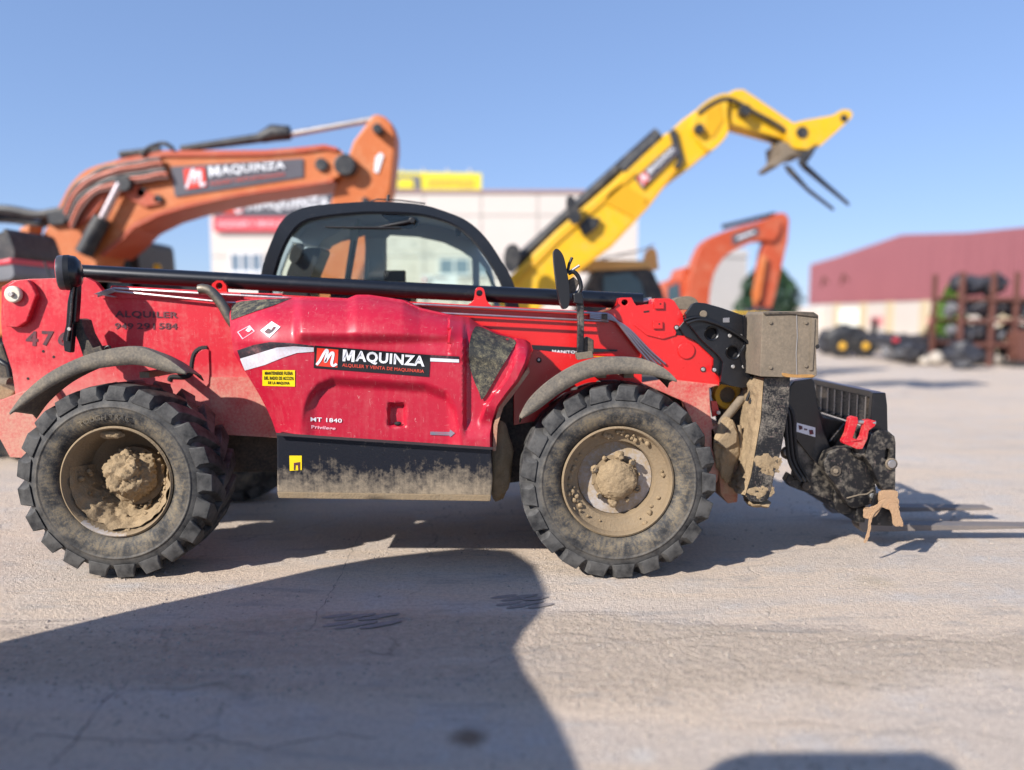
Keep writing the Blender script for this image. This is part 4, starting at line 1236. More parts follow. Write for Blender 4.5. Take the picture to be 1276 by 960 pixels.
def front_mirror():
    Ym = 4.95
    m = P('front_mirror', G().prof(spline([(690.5, 312), (696, 311), (702, 319), (706, 335), (709.5, 358), (709.5, 378), (706, 384.5), (701, 384), (697, 372), (693, 348), (690.5, 325)], 4, True), Ym, Ym + .14), M_black_plastic, bevel=.02, seg=3)
    B('mirror_stem', G().prof([(718, 374), (727, 371), (728, 400), (727.5, 440), (729, 445), (719, 447), (719, 440), (720, 400)], Ym + .03, Ym + .08), M_black_mud, m, bevel=.006)
    B('mirror_bracket', G().prof([(714, 366), (725, 364), (728, 372), (727, 380), (715, 378)], Ym + .01, Ym + .10), M_black_plastic, m, bevel=.008)
    B('mirror_arm', G().tube([W(u, v, Ym + .05) for u, v in spline([(720, 368), (724, 358), (721, 346), (715, 339), (708, 341)], 4)], .014, 10), M_black_plastic, m, smooth=40)
    B('mirror_arm', G().tube([W(707, 341, Ym + .05), W(709, 330, Ym + .05), W(713, 321, Ym + .05)], .010, 10), M_black_plastic, m, smooth=40)
    B('mirror_arm', G().tube([W(710, 339, Ym + .05), W(716, 335, Ym + .05), W(722, 331, Ym + .05)], .009, 10), M_steel, m, smooth=40)
    B('clamp', G().prof([(707, 350), (715, 345), (722, 352), (717, 364), (709, 366), (706, 360)], Ym + .045, Ym + .1), M_dark, m, bevel=.006)
    B('mount_block', G().prof([(727, 423), (733, 420), (740, 424), (740, 440), (734, 444), (727, 440)], Ym + .06, Ym + .2), M_dark, m, bevel=.006)
    B('mount_foot', G().prof([(718, 440), (738, 438), (740, 446), (720, 449)], Ym + .02, Ym + .16), M_boxdirt, m, bevel=.004)
front_mirror()
# ================================================================ BACKGROUND MACHINES
M_orange = M('orange_paint', (.50, .125, .024), .5, var=.15, vs=1.5, dust=.05, dcol=(.55, .30, .15), ds=3)
M_orange_red = M('red_orange_paint', (.42, .062, .018), .5, var=.15, vs=2, dust=.04, dcol=(.5, .25, .15), ds=3)
M_mach_dark = M('dark_machine_steel', (.012, .013, .016), .5, var=.2, dust=.05, dcol=(.2, .18, .15))
M_slate = M('slate_banner', (.075, .07, .085), .5)
M_banner_red = M('red_banner', (.62, .05, .07), .5)
M_cabglass = M('dark_cab_glass', (.05, .09, .11), .08, var=.2)
M_rust = M('rusty_steel', (.12, .045, .032), .75, var=.25, vs=4)
M_grey = M('grey_scrap_metal', (.15, .15, .16), .55, var=.5, vs=2.5)
M_darkscrap = M('dark_scrap_metal', (.03, .03, .036), .55, var=.5, vs=2.5)

# ---- large orange excavator behind the rear of the handler
YE = 11.0
EX = thing('excavator', 'large orange excavator with arched boom and grey banner behind the red handler', 'excavator', (W(90, 400, YE).x, 12, 0))
def E(name, g, mat, **kw): return B(name, g, mat, EX, **kw)
boom = spline([(30, 345), (44, 312), (58, 285), (75, 254), (88, 230), (109, 211), (145, 200), (176, 194), (204, 188), (260, 188.5), (330, 188), (378, 184), (404, 181), (424, 187), (430, 198), (428, 212), (415, 223),
        (378, 229), (303, 240), (264, 248), (233, 254.5), (197, 265), (165, 280), (145, 300), (124, 317), (108, 345)], 3, True)
E('boom', G().prof(boom, YE, YE + .75), M_orange, bevel=.03)
E('boom_side_plate', G().prof(spline([(84, 250), (98, 225), (122, 215), (140, 218), (136, 240), (112, 272), (92, 285), (80, 275)], 3, True), YE - .03, YE), M_orange_red, bevel=.01)
stick = [(459, 151), (464, 144), (470, 142), (480, 146), (488, 154), (492, 168), (492, 185), (487, 235), (470, 290), (446, 352), (420, 400), (392, 400), (394, 352), (408, 270), (415, 240), (428, 212), (440, 176)]
E('stick', G().prof(stick, YE + .14, YE + .62), M_orange, bevel=.03)
# top and bottom flanges, hoses and pins that give the boom its working look
E('boom_flange', G().prof([(145, 199), (176, 193), (205, 187.5), (260, 187.5), (330, 187), (378, 183), (404, 180), (420, 184), (420, 189), (404, 186), (378, 190), (330, 194), (260, 195), (205, 195), (176, 201), (145, 208)], YE - .035, YE + .8), M_orange_red, bevel=.01)
E('boom_flange', G().prof([(124, 317), (145, 300), (165, 280), (197, 265), (233, 254.5), (264, 248), (303, 240), (378, 229), (415, 223), (416, 226), (378, 233), (303, 244), (264, 252), (233, 259), (197, 270), (167, 285), (148, 304), (128, 320)], YE - .035, YE + .8), M_orange_red, bevel=.01)  # underside shading is put into the darker colour of this lower flange
for k in range(6):
    E('hydraulic_hose', G().tube([W(u + k * 2.2, v + k * 4.6 + 3 * noise.noise(Vector((u * .05, k, 1))), YE - .07) for u, v in spline([(80, 262), (92, 236), (112, 219), (138, 209), (168, 203), (200, 199)], 4)], .032, 6), (M_mach_dark, M_orange_red, M_rust)[k % 3], smooth=40)
for u, v, r in ((176, 240, .07), (196, 248, .06), (190, 205, .05), (400, 205, .09), (470, 160, .07), (455, 250, .05)):
    E('boom_pin', G().cyl(W(u, v, YE - .05), (0, 1, 0), r, .9, 14), M_mach_dark, bevel=.01)
E('lift_bracket', G().prof([(152, 214), (164, 222), (178, 236), (196, 246), (200, 254), (180, 258), (160, 248), (146, 236)], YE - .05, YE - .005), M_orange_red, bevel=.01)
E('stick_pin', G().cyl(W(429, 205, YE - .05), (0, 1, 0), .15, .9, 20), M_mach_dark, bevel=.02)
E('stick_plate', G().prof([(468, 196), (474, 190), (478, 194), (471, 216), (466, 214)], YE + .12, YE + .14), M_white)
E('stick_cylinder', G().tube([W(150, 193, YE + .3), W(200, 187, YE + .3)], .05, 10), M_mach_dark, smooth=40)
E('stick_cylinder', G().tube([W(226, 186, YE + .37), W(362, 167, YE + .37)], [.05, .075], 14), M_mach_dark, smooth=40)
E('cylinder_collar', G().tube([W(325, 172, YE + .37), W(340, 166, YE + .37), W(361, 166, YE + .37)], [.08, .12, .10], 12), M_mach_dark, smooth=40)
E('cylinder_rod', G().tube([W(360, 168, YE + .37), W(466, 149, YE + .37)], .045, 12), M_steel, smooth=40)
for y in (YE - .12, YE + .75):
    E('lift_cylinder', G().tube([W(104, 316, y), W(128, 272, y)], .12, 14), M_mach_dark, smooth=40)
    E('lift_rod', G().tube([W(126, 276, y), W(150, 229, y)], .06, 12), M_chrome, smooth=40)
    E('pin_cap', G().cyl(W(152, 228, y - .05), (0, 1, 0), .11, .16, 16), M_mach_dark)
EB = ((213, 208), (378, 197.5), (378, 221), (218, 245.5))
decal(EB, YE, M_slate, EX, 'banner', .02)
logo(sub(EB, .09, .20, .25, .90), YE - .03, EX)
lettering('MAQUINZA', sub(EB, .28, .50, .86, .92), YE - .03, M_white, EX, .03, .01)
lettering('ALQUILER Y VENTA DE MAQUINARIA', sub(EB, .28, .20, .86, .36), YE - .03, M_redtext, EX, .015, .01)
E('hydraulic_hose', G().tube([W(u, v, YE - .05) for u, v in spline([(176, 194), (186, 184), (204, 179), (216, 186)], 5)], .03, 8), M_mach_dark, smooth=40)
E('hydraulic_hose', G().tube([W(u, v, YE + .1) for u, v in spline([(-20, 262), (10, 262), (45, 268), (64, 266), (84, 262)], 5)], .07, 8), M_mach_dark, smooth=40)
E('hydraulic_hose', G().tube([W(u, v, YE + .2) for u, v in spline([(-20, 272), (20, 274), (50, 280), (70, 268)], 5)], .06, 8), M_mach_dark, smooth=40)
E('hose_block', G().prof([(56, 262), (78, 258), (88, 268), (80, 280), (60, 282)], YE - .08, YE + .3), M_mach_dark, bevel=.03)
E('boom_foot_post', G().prof([(24, 284), (37, 280), (34, 330), (26, 345), (22, 330)], YE - .2, YE + .1), M_orange, bevel=.02)
E('boom_foot_gap', G().prof([(36, 285), (54, 276), (44, 318), (34, 330)], YE + .3, YE + .34), M_cabglass)
# cab and body, mostly hidden by the handler
E('cab', G().prof(spline([(118, 345), (124, 316), (134, 302), (150, 298), (168, 299), (172, 318), (174, 345), (176, 420), (112, 420)], 3, True), YE + 1.1, YE + 2.4), M_mach_dark, bevel=.05)
E('cab_window', G().prof([(136, 340), (142, 308), (160, 304), (163, 336), (163, 380), (136, 380)], YE + 1.08, YE + 1.1), M_cabglass)
xb0, xb1 = W(20, 400, 12).x, W(225, 400, 12).x
E('upper_body', G().box(xb0 - 1.4, xb1 - .2, YE + 1.0, YE + 2.9, 1.0, 2.02), M_orange, bevel=.06)
E('engine_deck', G().box(xb0 + 1.2, xb1, YE + 1.1, YE + 2.8, 1.1, 2.22), M_mach_dark, bevel=.05)
E('counterweight', G().box(xb1 - .6, xb1 + .1, YE + .9, YE + 3., .95, 1.85), M_mach_dark, bevel=.12)
for u in (168, 178, 192, 205):
    E('deck_vent', G().box(W(u, 330, 12).x - .05, W(u, 330, 12).x + .04, 12.2, 12.4, 2.2, 2.3 + .03 * (u % 3)), M_mach_dark, bevel=.01)
E('filler_cap', G().cyl(W(197, 334, 12.1), (0, -1, 0), .06, .05, 14), M_yellow, bevel=.01)
E('turntable', G().lathe([(0, .0), (.001, 0)], (0, 0, 0), 3) if 0 else G().cyl((W(110, 400, 12.8).x, 12.9, .82), (0, 0, 1), .7, .2, 28), M_mach_dark)
for y in (YE + .75, YE + 2.55):
    pts = []
    for k in range(32):
        a = 2 * math.pi * k / 32
        pts.append((W(110, 400, 12.8).x + (1.35 if math.cos(a) > 0 else -1.35) + .42 * math.cos(a), y, .43 + .42 * math.sin(a)))
    E('track', G().poly([pts], (0, .5, 0)), M_mach_dark, bevel=.03)

# ---- second machine whose nose shows at the left edge
LM = thing('loader_machine', 'orange and dark wheeled machine cut off by the left edge of the yard', 'loader', (W(-20, 400, 8.5).x, 9.0, 0))
def L_(name, g, mat, **kw): return B(name, g, mat, LM, **kw)
L_('body', G().prof([(-90, 352), (0, 346), (14, 344), (19, 352), (16, 420), (-90, 420)], 8.6, 9.8), M_orange, bevel=.04)
L_('hood', G().prof(spline([(-60, 330), (0, 330), (12, 326), (17, 335), (16, 346), (0, 350), (-60, 352)], 3, True), 8.5, 9.7), M_grey, bevel=.04)
L_('red_band', G().prof([(-60, 326), (0, 324), (14, 321), (15, 329), (0, 331), (-60, 332)], 8.48, 9.6), M_banner_red, bevel=.02)
L_('cab', G().prof(spline([(-80, 300), (-5, 292), (6, 285), (14, 300), (18, 322), (0, 325), (-80, 325)], 3, True), 8.7, 9.6), M_mach_dark, bevel=.04)
L_('engine_parts', G().lump(W(36, 338, 9.2), .17, 3, .4, 2, 3, (1.3, .7, .7), .1), M_mach_dark, smooth=40)
L_('filter', G().cyl(W(32, 335, 8.9), (0, -1, 0), .08, .1, 16), M_mud, bevel=.02)
L_('stay', G().tube([W(63, 346, 8.6), W(55, 326, 8.6)], .012, 8), M_mach_dark)
L_('frame', G().box(W(-60, 400, 9).x, W(60, 400, 9).x, 8.7, 9.7, .6, 1.75), M_mach_dark, bevel=.04)
for u in (-60, 45):
    for y in (8.55, 9.5):
        L_('wheel', G().lathe([(.2, .0), (.4, -.02), (.5, .04), (.53, .12), (.53, .3), (.5, .38), (.4, .42), (.2, .4)], (W(u, 400, 9).x, y, .53), 32), M_mach_dark, smooth=40)

# ---- yellow telescopic handler with its boom raised
YY = 13.0
YT = thing('telescopic_handler', 'yellow telescopic handler with raised boom and forks behind the red one', 'telehandler', (W(700, 400, YY).x, 14, 0))
def Y_(name, g, mat, **kw): return B(name, g, mat, YT, **kw)
M_yel = M('bright_yellow_paint', (.70, .40, .004), .38, var=.1, vs=2, dust=.03, dcol=(.5, .35, .15))
M_yel_low = M('deep_yellow_paint', (.60, .31, .004), .42, var=.1, vs=2)
Y_('boom', G().prof([(600, 400), (630, 350), (694, 287), (764, 226), (822, 171), (838, 162), (846, 205), (806, 256), (760, 305), (723, 332), (694, 362), (660, 400)], YY, YY + .55), M_yel, bevel=.03)
Y_('inner_boom', G().prof([(770, 228), (838, 160), (868, 137), (890, 184), (846, 219), (800, 262), (755, 250)], YY - .02, YY + .5) if 0 else G().prof([(826, 172), (850, 150), (872, 134), (892, 182), (868, 203), (842, 222), (830, 232)], YY + .04, YY + .5), M_yel, bevel=.03)
Y_('boom_cover', G().prof([(758, 240), (775, 228), (806, 247), (803, 258), (790, 272), (752, 252)], YY - .03, YY), M_yel_low, bevel=.01)
Y_('boom_nose', G().prof(spline([(868, 138), (884, 124), (902, 116.5), (908, 120), (906, 140), (908, 160), (904, 172), (886, 188), (874, 180), (862, 160)], 3, True), YY - .05, YY + .6), M_yel, bevel=.03)
Y_('boom_head', G().prof([(904, 118), (916, 112), (927, 111), (951, 127), (988, 152), (1000, 160), (990, 178), (968, 171), (914, 156), (908, 150)], YY + .05, YY + .5), M_yel, bevel=.03)
Y_('carriage', G().prof(spline([(982, 160), (994, 152), (1020, 147), (1040, 143), (1049, 137), (1060, 138), (1062, 145), (1055, 153), (1034, 172), (1016, 186), (1000, 186), (986, 182)], 3, True), YY - .15, YY + .7), M_yel, bevel=.03)
Y_('carriage_back', G().prof([(972, 176), (992, 180), (1014, 183), (1006, 191), (986, 194), (968, 209), (961, 206), (974, 194)], YY - .1, YY + .65), M_boxdirt, bevel=.02)
Y_('tilt_link', G().prof([(1000, 190), (1020, 178), (1014, 192), (1004, 206), (996, 204)], YY - .2, YY - .1), M_mach_dark, bevel=.02)
for pts, y in (([(979, 205), (984, 214), (1010, 239), (1041, 262), (1038, 258), (1008, 234), (986, 208)], YY - .1), ([(996, 200), (1002, 209), (1030, 232), (1060, 256), (1057, 251), (1030, 227), (1004, 203)], YY + .5)):
    Y_('fork', G().prof(pts, y, y + .12), M_mach_dark, bevel=.01)
Y_('boom_hose', G().tube([W(u, v, YY + .2) for u, v in ((640, 330), (690, 284), (740, 238), (820, 166))], .10, 10), M_mach_dark, smooth=40)
Y_('hose_cover', G().tube([W(u, v, YY + .1) for u, v in ((775, 214), (800, 190), (822, 170))], .12, 10), M_mach_dark, smooth=40)
Y_('valve_block', G().prof([(721, 282), (732, 270), (748, 272), (744, 284), (728, 295)], YY - .12, YY), M_mach_dark, bevel=.02)
Y_('side_mirror', G().prof(spline([(706, 247), (714, 245), (719, 256), (724, 272), (716, 280), (708, 270)], 3, True), YY - .3, YY - .2), M_mach_dark, bevel=.02)
Y_('side_mirror', G().prof(spline([(630, 310), (640, 304), (648, 312), (646, 332), (636, 340), (628, 330)], 3, True), YY - .6, YY - .5), M_mach_dark, bevel=.02)
YB = ((839, 180), (847, 187), (800, 235), (791, 224))
YB = ((791, 222), (839, 179), (847, 189), (800, 236))
decal(YB, YY - .02, M_slate, YT, 'banner', .03)
logo(sub(YB, .05, .12, .24, .88), YY - .06, YT)
lettering('MAQUINZA', sub(YB, .28, .36, .95, .82), YY - .06, M_white, YT, .03, .012)
for u, v, r in ((930, 137, .09), (872, 160, .08), (1000, 165, .10), (1052, 147, .06), (846, 205, .05)):
    Y_('boom_pin', G().cyl(W(u, v, YY - .17), (0, 1, 0), r, .9, 14), M_mach_dark, bevel=.01)
Y_('boom_flange', G().prof([(640, 352), (694, 297), (764, 236), (790, 213), (793, 217), (767, 241), (698, 301), (645, 356)], YY - .03, YY + .6), M_yel_low, bevel=.01)
Y_('boom_flange', G().prof([(694, 360), (723, 330), (760, 303), (806, 254), (846, 204), (848, 207), (808, 259), (762, 308), (726, 335), (698, 364)], YY - .03, YY + .6), M_yel_low, bevel=.01)
Y_('boom_hose', G().tube([W(u, v, YY - .05) for u, v in spline([(870, 142), (890, 128), (910, 124), (940, 140), (975, 160), (990, 176)], 5)], .035, 8), M_mach_dark, smooth=40)
Y_('wear_pad', G().prof([(834, 164), (842, 160), (852, 200), (846, 207)], YY - .04, YY - .005), M_mach_dark, bevel=.01)
Y_('tilt_cylinder', G().tube([W(914, 154, YY + .2), W(950, 166, YY + .2), W(985, 185, YY + .2)], .06, 10), M_mach_dark, smooth=40)
Y_('nose_plate', G().prof([(880, 140), (898, 130), (902, 150), (888, 172), (876, 168)], YY - .07, YY - .05), M_yel_low, bevel=.01)
# cab and body of the yellow machine
Y_('cab', G().prof(spline([(738, 345), (744, 336), (770, 333), (808, 335), (818, 348), (828, 372), (832, 420), (720, 420), (724, 372)], 3, True), YY + .9, YY + 1.9), M_mach_dark, bevel=.05)
Y_('cab_window', G().prof([(752, 344), (785, 340), (798, 350), (804, 372), (804, 400), (752, 400)], YY + .88, YY + .9), M_cabglass)
Y_('cab_roof', G().prof([(724, 328), (742, 324), (806, 325), (812, 334), (740, 337), (726, 336)], YY + .85, YY + 1.95), M('faded_orange_roof', (.62, .36, .12), .6), bevel=.04)
Y_('beacon', G().prof(spline([(803, 326), (806, 313), (812, 309), (818, 313), (820, 328), (820, 336), (806, 336)], 3, True), YY + 1.2, YY + 1.4), M('amber_lens', (.85, .42, .12), .35), bevel=.02)
Y_('handrail', G().tube([W(u, v, YY + 1.0) for u, v in ((735, 328), (770, 318), (800, 312), (815, 305))], .015, 8), M_steel)
Y_('body', G().box(W(640, 400, YY).x, W(850, 400, YY).x, YY + .5, YY + 2.0, .7, 1.5), M_yel_low, bevel=.05)
for u in (650, 850):
    for y in (YY + .2, YY + 1.8):
        Y_('wheel', G().lathe([(.2, .0), (.45, -.02), (.56, .04), (.60, .12), (.60, .32), (.56, .4), (.45, .45), (.2, .42)], (W(u, 400, YY).x, y, .6), 32), M_mach_dark, smooth=40)

# ---- small red-orange excavator beyond it
YS = 19.0
SX = thing('excavator', 'smaller red orange excavator with bent boom standing in front of the dark tree', 'excavator', (W(870, 400, YS).x, 19.5, 0))
def S_(name, g, mat, **kw): return B(name, g, mat, SX, **kw)
S_('boom', G().prof(spline([(852, 400), (856, 370), (862, 340), (871, 312), (884, 297), (913, 285), (942, 277), (966, 271), (974, 280), (966, 300), (944, 300), (914, 313), (898, 327), (888, 348), (884, 375), (882, 400)], 3, True), YS, YS + .6), M_orange_red, bevel=.03)
S_('stick', G().prof([(962, 270), (972, 265), (980, 266), (984, 274), (982, 300), (975, 330), (966, 370), (960, 390), (946, 390), (944, 372), (946, 340), (950, 314), (958, 290)], YS + .1, YS + .5), M_orange_red, bevel=.03)
S_('bucket_link', G().prof([(938, 366), (950, 318), (956, 320), (948, 372), (940, 380)], YS - .05, YS + .05), M_orange, bevel=.02)
S_('stick_cylinder', G().tube([W(900, 283, YS + .3), W(966, 267, YS + .3)], .06, 10), M_mach_dark, smooth=40)
S_('banner', G().prof([(912, 293), (944, 282), (946, 292), (913, 306)], YS - .02, YS), M_slate)
S_('banner_text', G().prof([(918, 296), (940, 288), (941, 290), (919, 298.5)], YS - .03, YS - .021), M_white)
S_('bucket', G().prof(spline([(944, 385), (962, 384), (968, 400), (958, 420), (938, 416), (934, 400)], 3, True), YS - .2, YS + .7), M_mach_dark, bevel=.03)
S_('cab', G().prof([(828, 352), (846, 346), (850, 334), (858, 332), (860, 420), (826, 420)], YS + .4, YS + 1.6), M_orange_red, bevel=.05)
S_('cab_window', G().prof([(832, 358), (846, 352), (850, 390), (832, 390)], YS + .38, YS + .4), M_cabglass)
S_('upper_body', G().box(W(800, 400, YS).x, W(880, 400, YS).x, YS + .3, YS + 2., .8, 1.75), M_orange_red, bevel=.06)
for y in (YS + .1, YS + 1.7):
    pts = []
    for k in range(28):
        a = 2 * math.pi * k / 28
        pts.append((W(840, 400, YS).x + (.95 if math.cos(a) > 0 else -.95) + .36 * math.cos(a), y, .37 + .36 * math.sin(a)))
    S_('track', G().poly([pts], (0, .45, 0)), M_mach_dark, bevel=.03)

# ================================================================ BUILDINGS
M_panel = M('cream_wall_panel', (.575, .525, .475), .75, var=.05, vs=.8)
M_joint = M('wall_joint', (.40, .35, .31), .8)
M_frame = M('white_window_frame', (.70, .70, .70), .5)
YBd = 24.0
CB = thing('warehouse', 'cream panelled warehouse with grey and red sign behind the orange excavator', 'building', (W(530, 400, YBd).x, YBd + 6, 0))
xa, xc = W(262, 300, YBd).x, W(795, 300, YBd).x
ztop = W(600, 239, YBd).z
def Cb(name, g, mat, parent=None, **kw): return B(name, g, mat, parent or CB, **kw)
wall = Cb('wall', G().box(xa + .02, xc - .02, YBd + .10, YBd + 12, 0, ztop - .05), M_joint)
ncol, rows_ = 6, [0, 1.63, 3.30, 4.5, ztop - .06]
xs = [xa + (xc - xa) * k / ncol for k in range(ncol + 1)]
xs = [xa, W(388, 320, YBd).x, W(458, 320, YBd).x, W(528.5, 320, YBd).x, W(600, 320, YBd).x, W(670, 320, YBd).x, W(735, 320, YBd).x, xc]
rows_ = [0, W(528, 381, YBd).z - 1.5, W(528, 320, YBd).z - 1.6, W(528, 320, YBd).z, ztop - .06]
rows_ = [0, 1.7, W(528, 320, YBd).z, W(528, 320, YBd).z + 1.25, ztop - .06]
for i in range(len(xs) - 1):
    for j in range(4):
        Cb('wall_panel', G().box(xs[i] + .012, xs[i + 1] - .012, YBd, YBd + .09, rows_[j] + .012, rows_[j + 1] - .012), M_panel)
Cb('parapet_coping', G().box(xa - .03, xc + .03, YBd - .05, YBd + .2, ztop - .05, ztop + .05), M('red_brown_coping', (.34, .22, .20), .6))
def window(u0, u1, v0, v1, n):
    a, b = W(u0, v0, YBd - .02), W(u1, v1, YBd - .02)
    f = Cb('window', G().poly([[(a.x, YBd - .05, b.z), (b.x, YBd - .05, b.z), (b.x, YBd - .05, a.z), (a.x, YBd - .05, a.z)],
                               [(a.x + .05, YBd - .05, b.z + .05), (b.x - .05, YBd - .05, b.z + .05), (b.x - .05, YBd - .05, a.z - .05), (a.x + .05, YBd - .05, a.z - .05)]], (0, .045, 0)), M_frame)
    w = (b.x - a.x - .1) / n
    for k in range(n):
        Cb('pane', G().box(a.x + .05 + w * k + .015, a.x + .05 + w * (k + 1) - .015, YBd - .035, YBd - .012, b.z + .05, a.z - .05), M_winglass, f)
        if k: Cb('mullion', G().box(a.x + .05 + w * k - .03, a.x + .05 + w * k + .03, YBd - .06, YBd - .03, b.z + .05, a.z - .05), M_frame, f)
    Cb('sill', G().box(a.x - .06, b.x + .06, YBd - .11, YBd - .004, b.z - .06, b.z - .002), M_frame, f)
window(286, 328, 315, 340, 3)
window(546, 586, 321.5, 343.5, 2)
window(592, 612, 321.5, 343.5, 1)
# sign on the warehouse
sx0, sx1 = W(266, 250, YBd).x, W(415, 250, YBd).x
ws = thing('wall_sign', 'grey wall sign with red logo square and red strip on the cream warehouse', 'sign', (sx0, YBd - .1, W(266, 288, YBd).z))
SGq = ((266, 238.5), (415, 238.5), (415, 270.5), (266, 270.5))
B('sign_board', G().prof([(266, 238.5), (415, 238.5), (415, 270.5), (266, 270.5)], YBd - .16, YBd - .02), M_slate, ws)
B('red_strip', G().prof([(266, 271), (415, 271), (415, 288), (266, 288)], YBd - .16, YBd - .02), M_banner_red, ws)
logo(sub(SGq, .06, .14, .24, .88), YBd - .18, ws)
lettering('MAQUINZA', sub(SGq, .28, .24, .97, .80), YBd - .18, M_white, ws, .035, .02)
lettering('ALQUILER Y VENTA DE MAQUINARIA', ((272, 276), (410, 276), (410, 283), (272, 283)), YBd - .17, M_white, ws, .01, .02)
# roof hoarding
hd = thing('roof_hoarding', 'yellow hoarding with a grey logo box standing on the warehouse roof', 'billboard', W(540, 239, YBd + .5))
M_hoard = M('yellow_hoarding', (.72, .60, .03), .5)
B('panel', G().prof([(484, 214), (600, 216), (600, 238.5), (484, 238.5)], YBd + .4, YBd + .5), M_hoard, hd)
B('logo_box', G().prof([(489, 218), (523, 219), (524, 237.5), (489, 237.5)], YBd + .36, YBd + .399), M_grey, hd)
B('logo_patch', G().prof([(496, 223), (514, 223), (516, 235), (495, 235)], YBd + .33, YBd + .359), M_hoard, hd)
rb = random.Random(2)
u = 533
while u < 588:
    w_ = rb.uniform(3, 6)
    B('faded_print', G().prof([(u, 222 + rb.random() * 2), (u + w_, 222 + rb.random() * 2), (u + w_, 231 + rb.random() * 3), (u, 231 + rb.random() * 3)], YBd + .385, YBd + .399), M('faded_ochre_print', (.62, .42, .05), .6), hd)
    u += w_ + 1.2
for u in (500, 528, 558, 586):
    B('post', G().tube([W(u, 211, YBd + .6), W(u, 242, YBd + .6)], .05, 8), M_steel, hd)
# yard fence, white board and crate seen through the cab
rl = thing('railing', 'white slanted railing along the base of the cream warehouse wall', 'railing', W(580, 370, 20))
for k in range(24):
    u = 538 + k * 3.4
    B('baluster', G().tube([W(u - 3, 362, 20), W(u + 3, 345.5, 20)], .018, 6), M_steel, rl)
B('rail', G().tube([W(530, 345.5, 20), W(630, 344.5, 20)], .025, 6), M_steel, rl)
B('rail', G().tube([W(530, 364, 20), W(630, 364, 20)], .025, 6), M_steel, rl)
for u in (532, 580, 626): B('post', G().tube([W(u, 344, 20), Vector((W(u, 344, 20).x, 20, 0))], .03, 6), M_steel, rl)
bd = thing('notice_board', 'white notice board with red and black marks near the warehouse wall', 'notice board', W(547, 360, 18))
bq = ((525, 342.5), (570, 344.5), (570, 360), (525, 359))
B('board', G().prof(list(bq), 18, 18.06), M_white, bd)
B('red_mark', G().prof([(527, 346.5), (530, 346.5), (530, 351.5), (527, 351.5)], 17.98, 17.999), M_banner_red, bd)
B('black_mark', G().prof([(534, 347), (537, 347), (537, 352), (534, 352)], 17.98, 17.999), M_void, bd)
B('print_line', G().prof([(540, 344.5), (557, 345.5), (557, 347), (540, 346)], 17.98, 17.999), M_stencil, bd)
for u in (529, 566): B('post', G().tube([W(u, 355, 18.1), Vector((W(u, 355, 18.1).x, 18.1, 0))], .03, 6), M_steel, bd)
# marks on the facade
mk_ = G()
for u, v, w_, h_ in ((487, 301, 9, 1.6), (486, 306.5, 4, 1), (490, 310.5, 5, 1.2), (495, 312, 3, 1), (501, 316.5, 3, 1), (512, 302, 4, 2), (515, 306, 3, 2.5), (519, 304, 2, 1), (522, 312.5, 4, 1.2), (525, 315, 2, 1.5), (530, 317.5, 3, 1),
                   (532, 312, 4, 1.5), (535, 316, 4, 1.2), (538, 314, 2, 3), (500, 311.5, 5, 1), (505, 316, 2.5, 1.2), (484, 328, 3, 1.4), (513, 331, 1, 8)):
    mk_.prof([(u, v), (u + w_, v + .4), (u + w_, v + h_), (u, v + h_)], YBd - .006, YBd - .001)
Cb('wall_scuffs', mk_, M('grey_scuff', (.25, .23, .20), .9))

# ---- pale silo building, low wall, tree
wb = thing('shed', 'plain white shed standing beyond the red orange excavator', 'building', (W(905, 400, 42).x, 44, 0))
B('wall', G().box(W(884, 400, 42).x, W(929, 400, 42).x, 42, 48, 0, W(905, 320, 42).z), M('white_wall', (.46, .44, .42), .7), wb)
B('roof', G().poly([[(W(883, 400, 42).x, 41.9, W(905, 320, 42).z), (W(930, 400, 42).x, 41.9, W(905, 320, 42).z), (W(930, 400, 42).x, 41.9, W(905, 312, 42).z), (W(905, 400, 42).x, 41.9, W(905, 309, 42).z)]], (0, 6.2, 0)), M('white_roof', (.46, .44, .42), .7), wb)
M_rib = M('pale_wall_rib', (.42, .40, .38), .7)
for k in range(9):
    x = W(886, 400, 42).x + k * .23
    B('wall_rib', G().box(x, x + .05, 41.96, 41.999, 0, W(905, 320, 42).z - .02), M_rib, wb)
lw = thing('boundary_wall', 'low cream boundary wall at the far end of the yard', 'wall', (W(980, 400, 50).x, 50, 0))
for k in range(5):
    x0 = W(890, 400, 50).x + k * 1.62
    B('wall_panel', G().box(x0, x0 + 1.6, 50, 50.2, 0, 2.05), M_panel, lw)
B('coping', G().box(W(890, 400, 50).x, W(890, 400, 50).x + 8.1, 49.95, 50.25, 2.051, 2.15), M_white, lw)

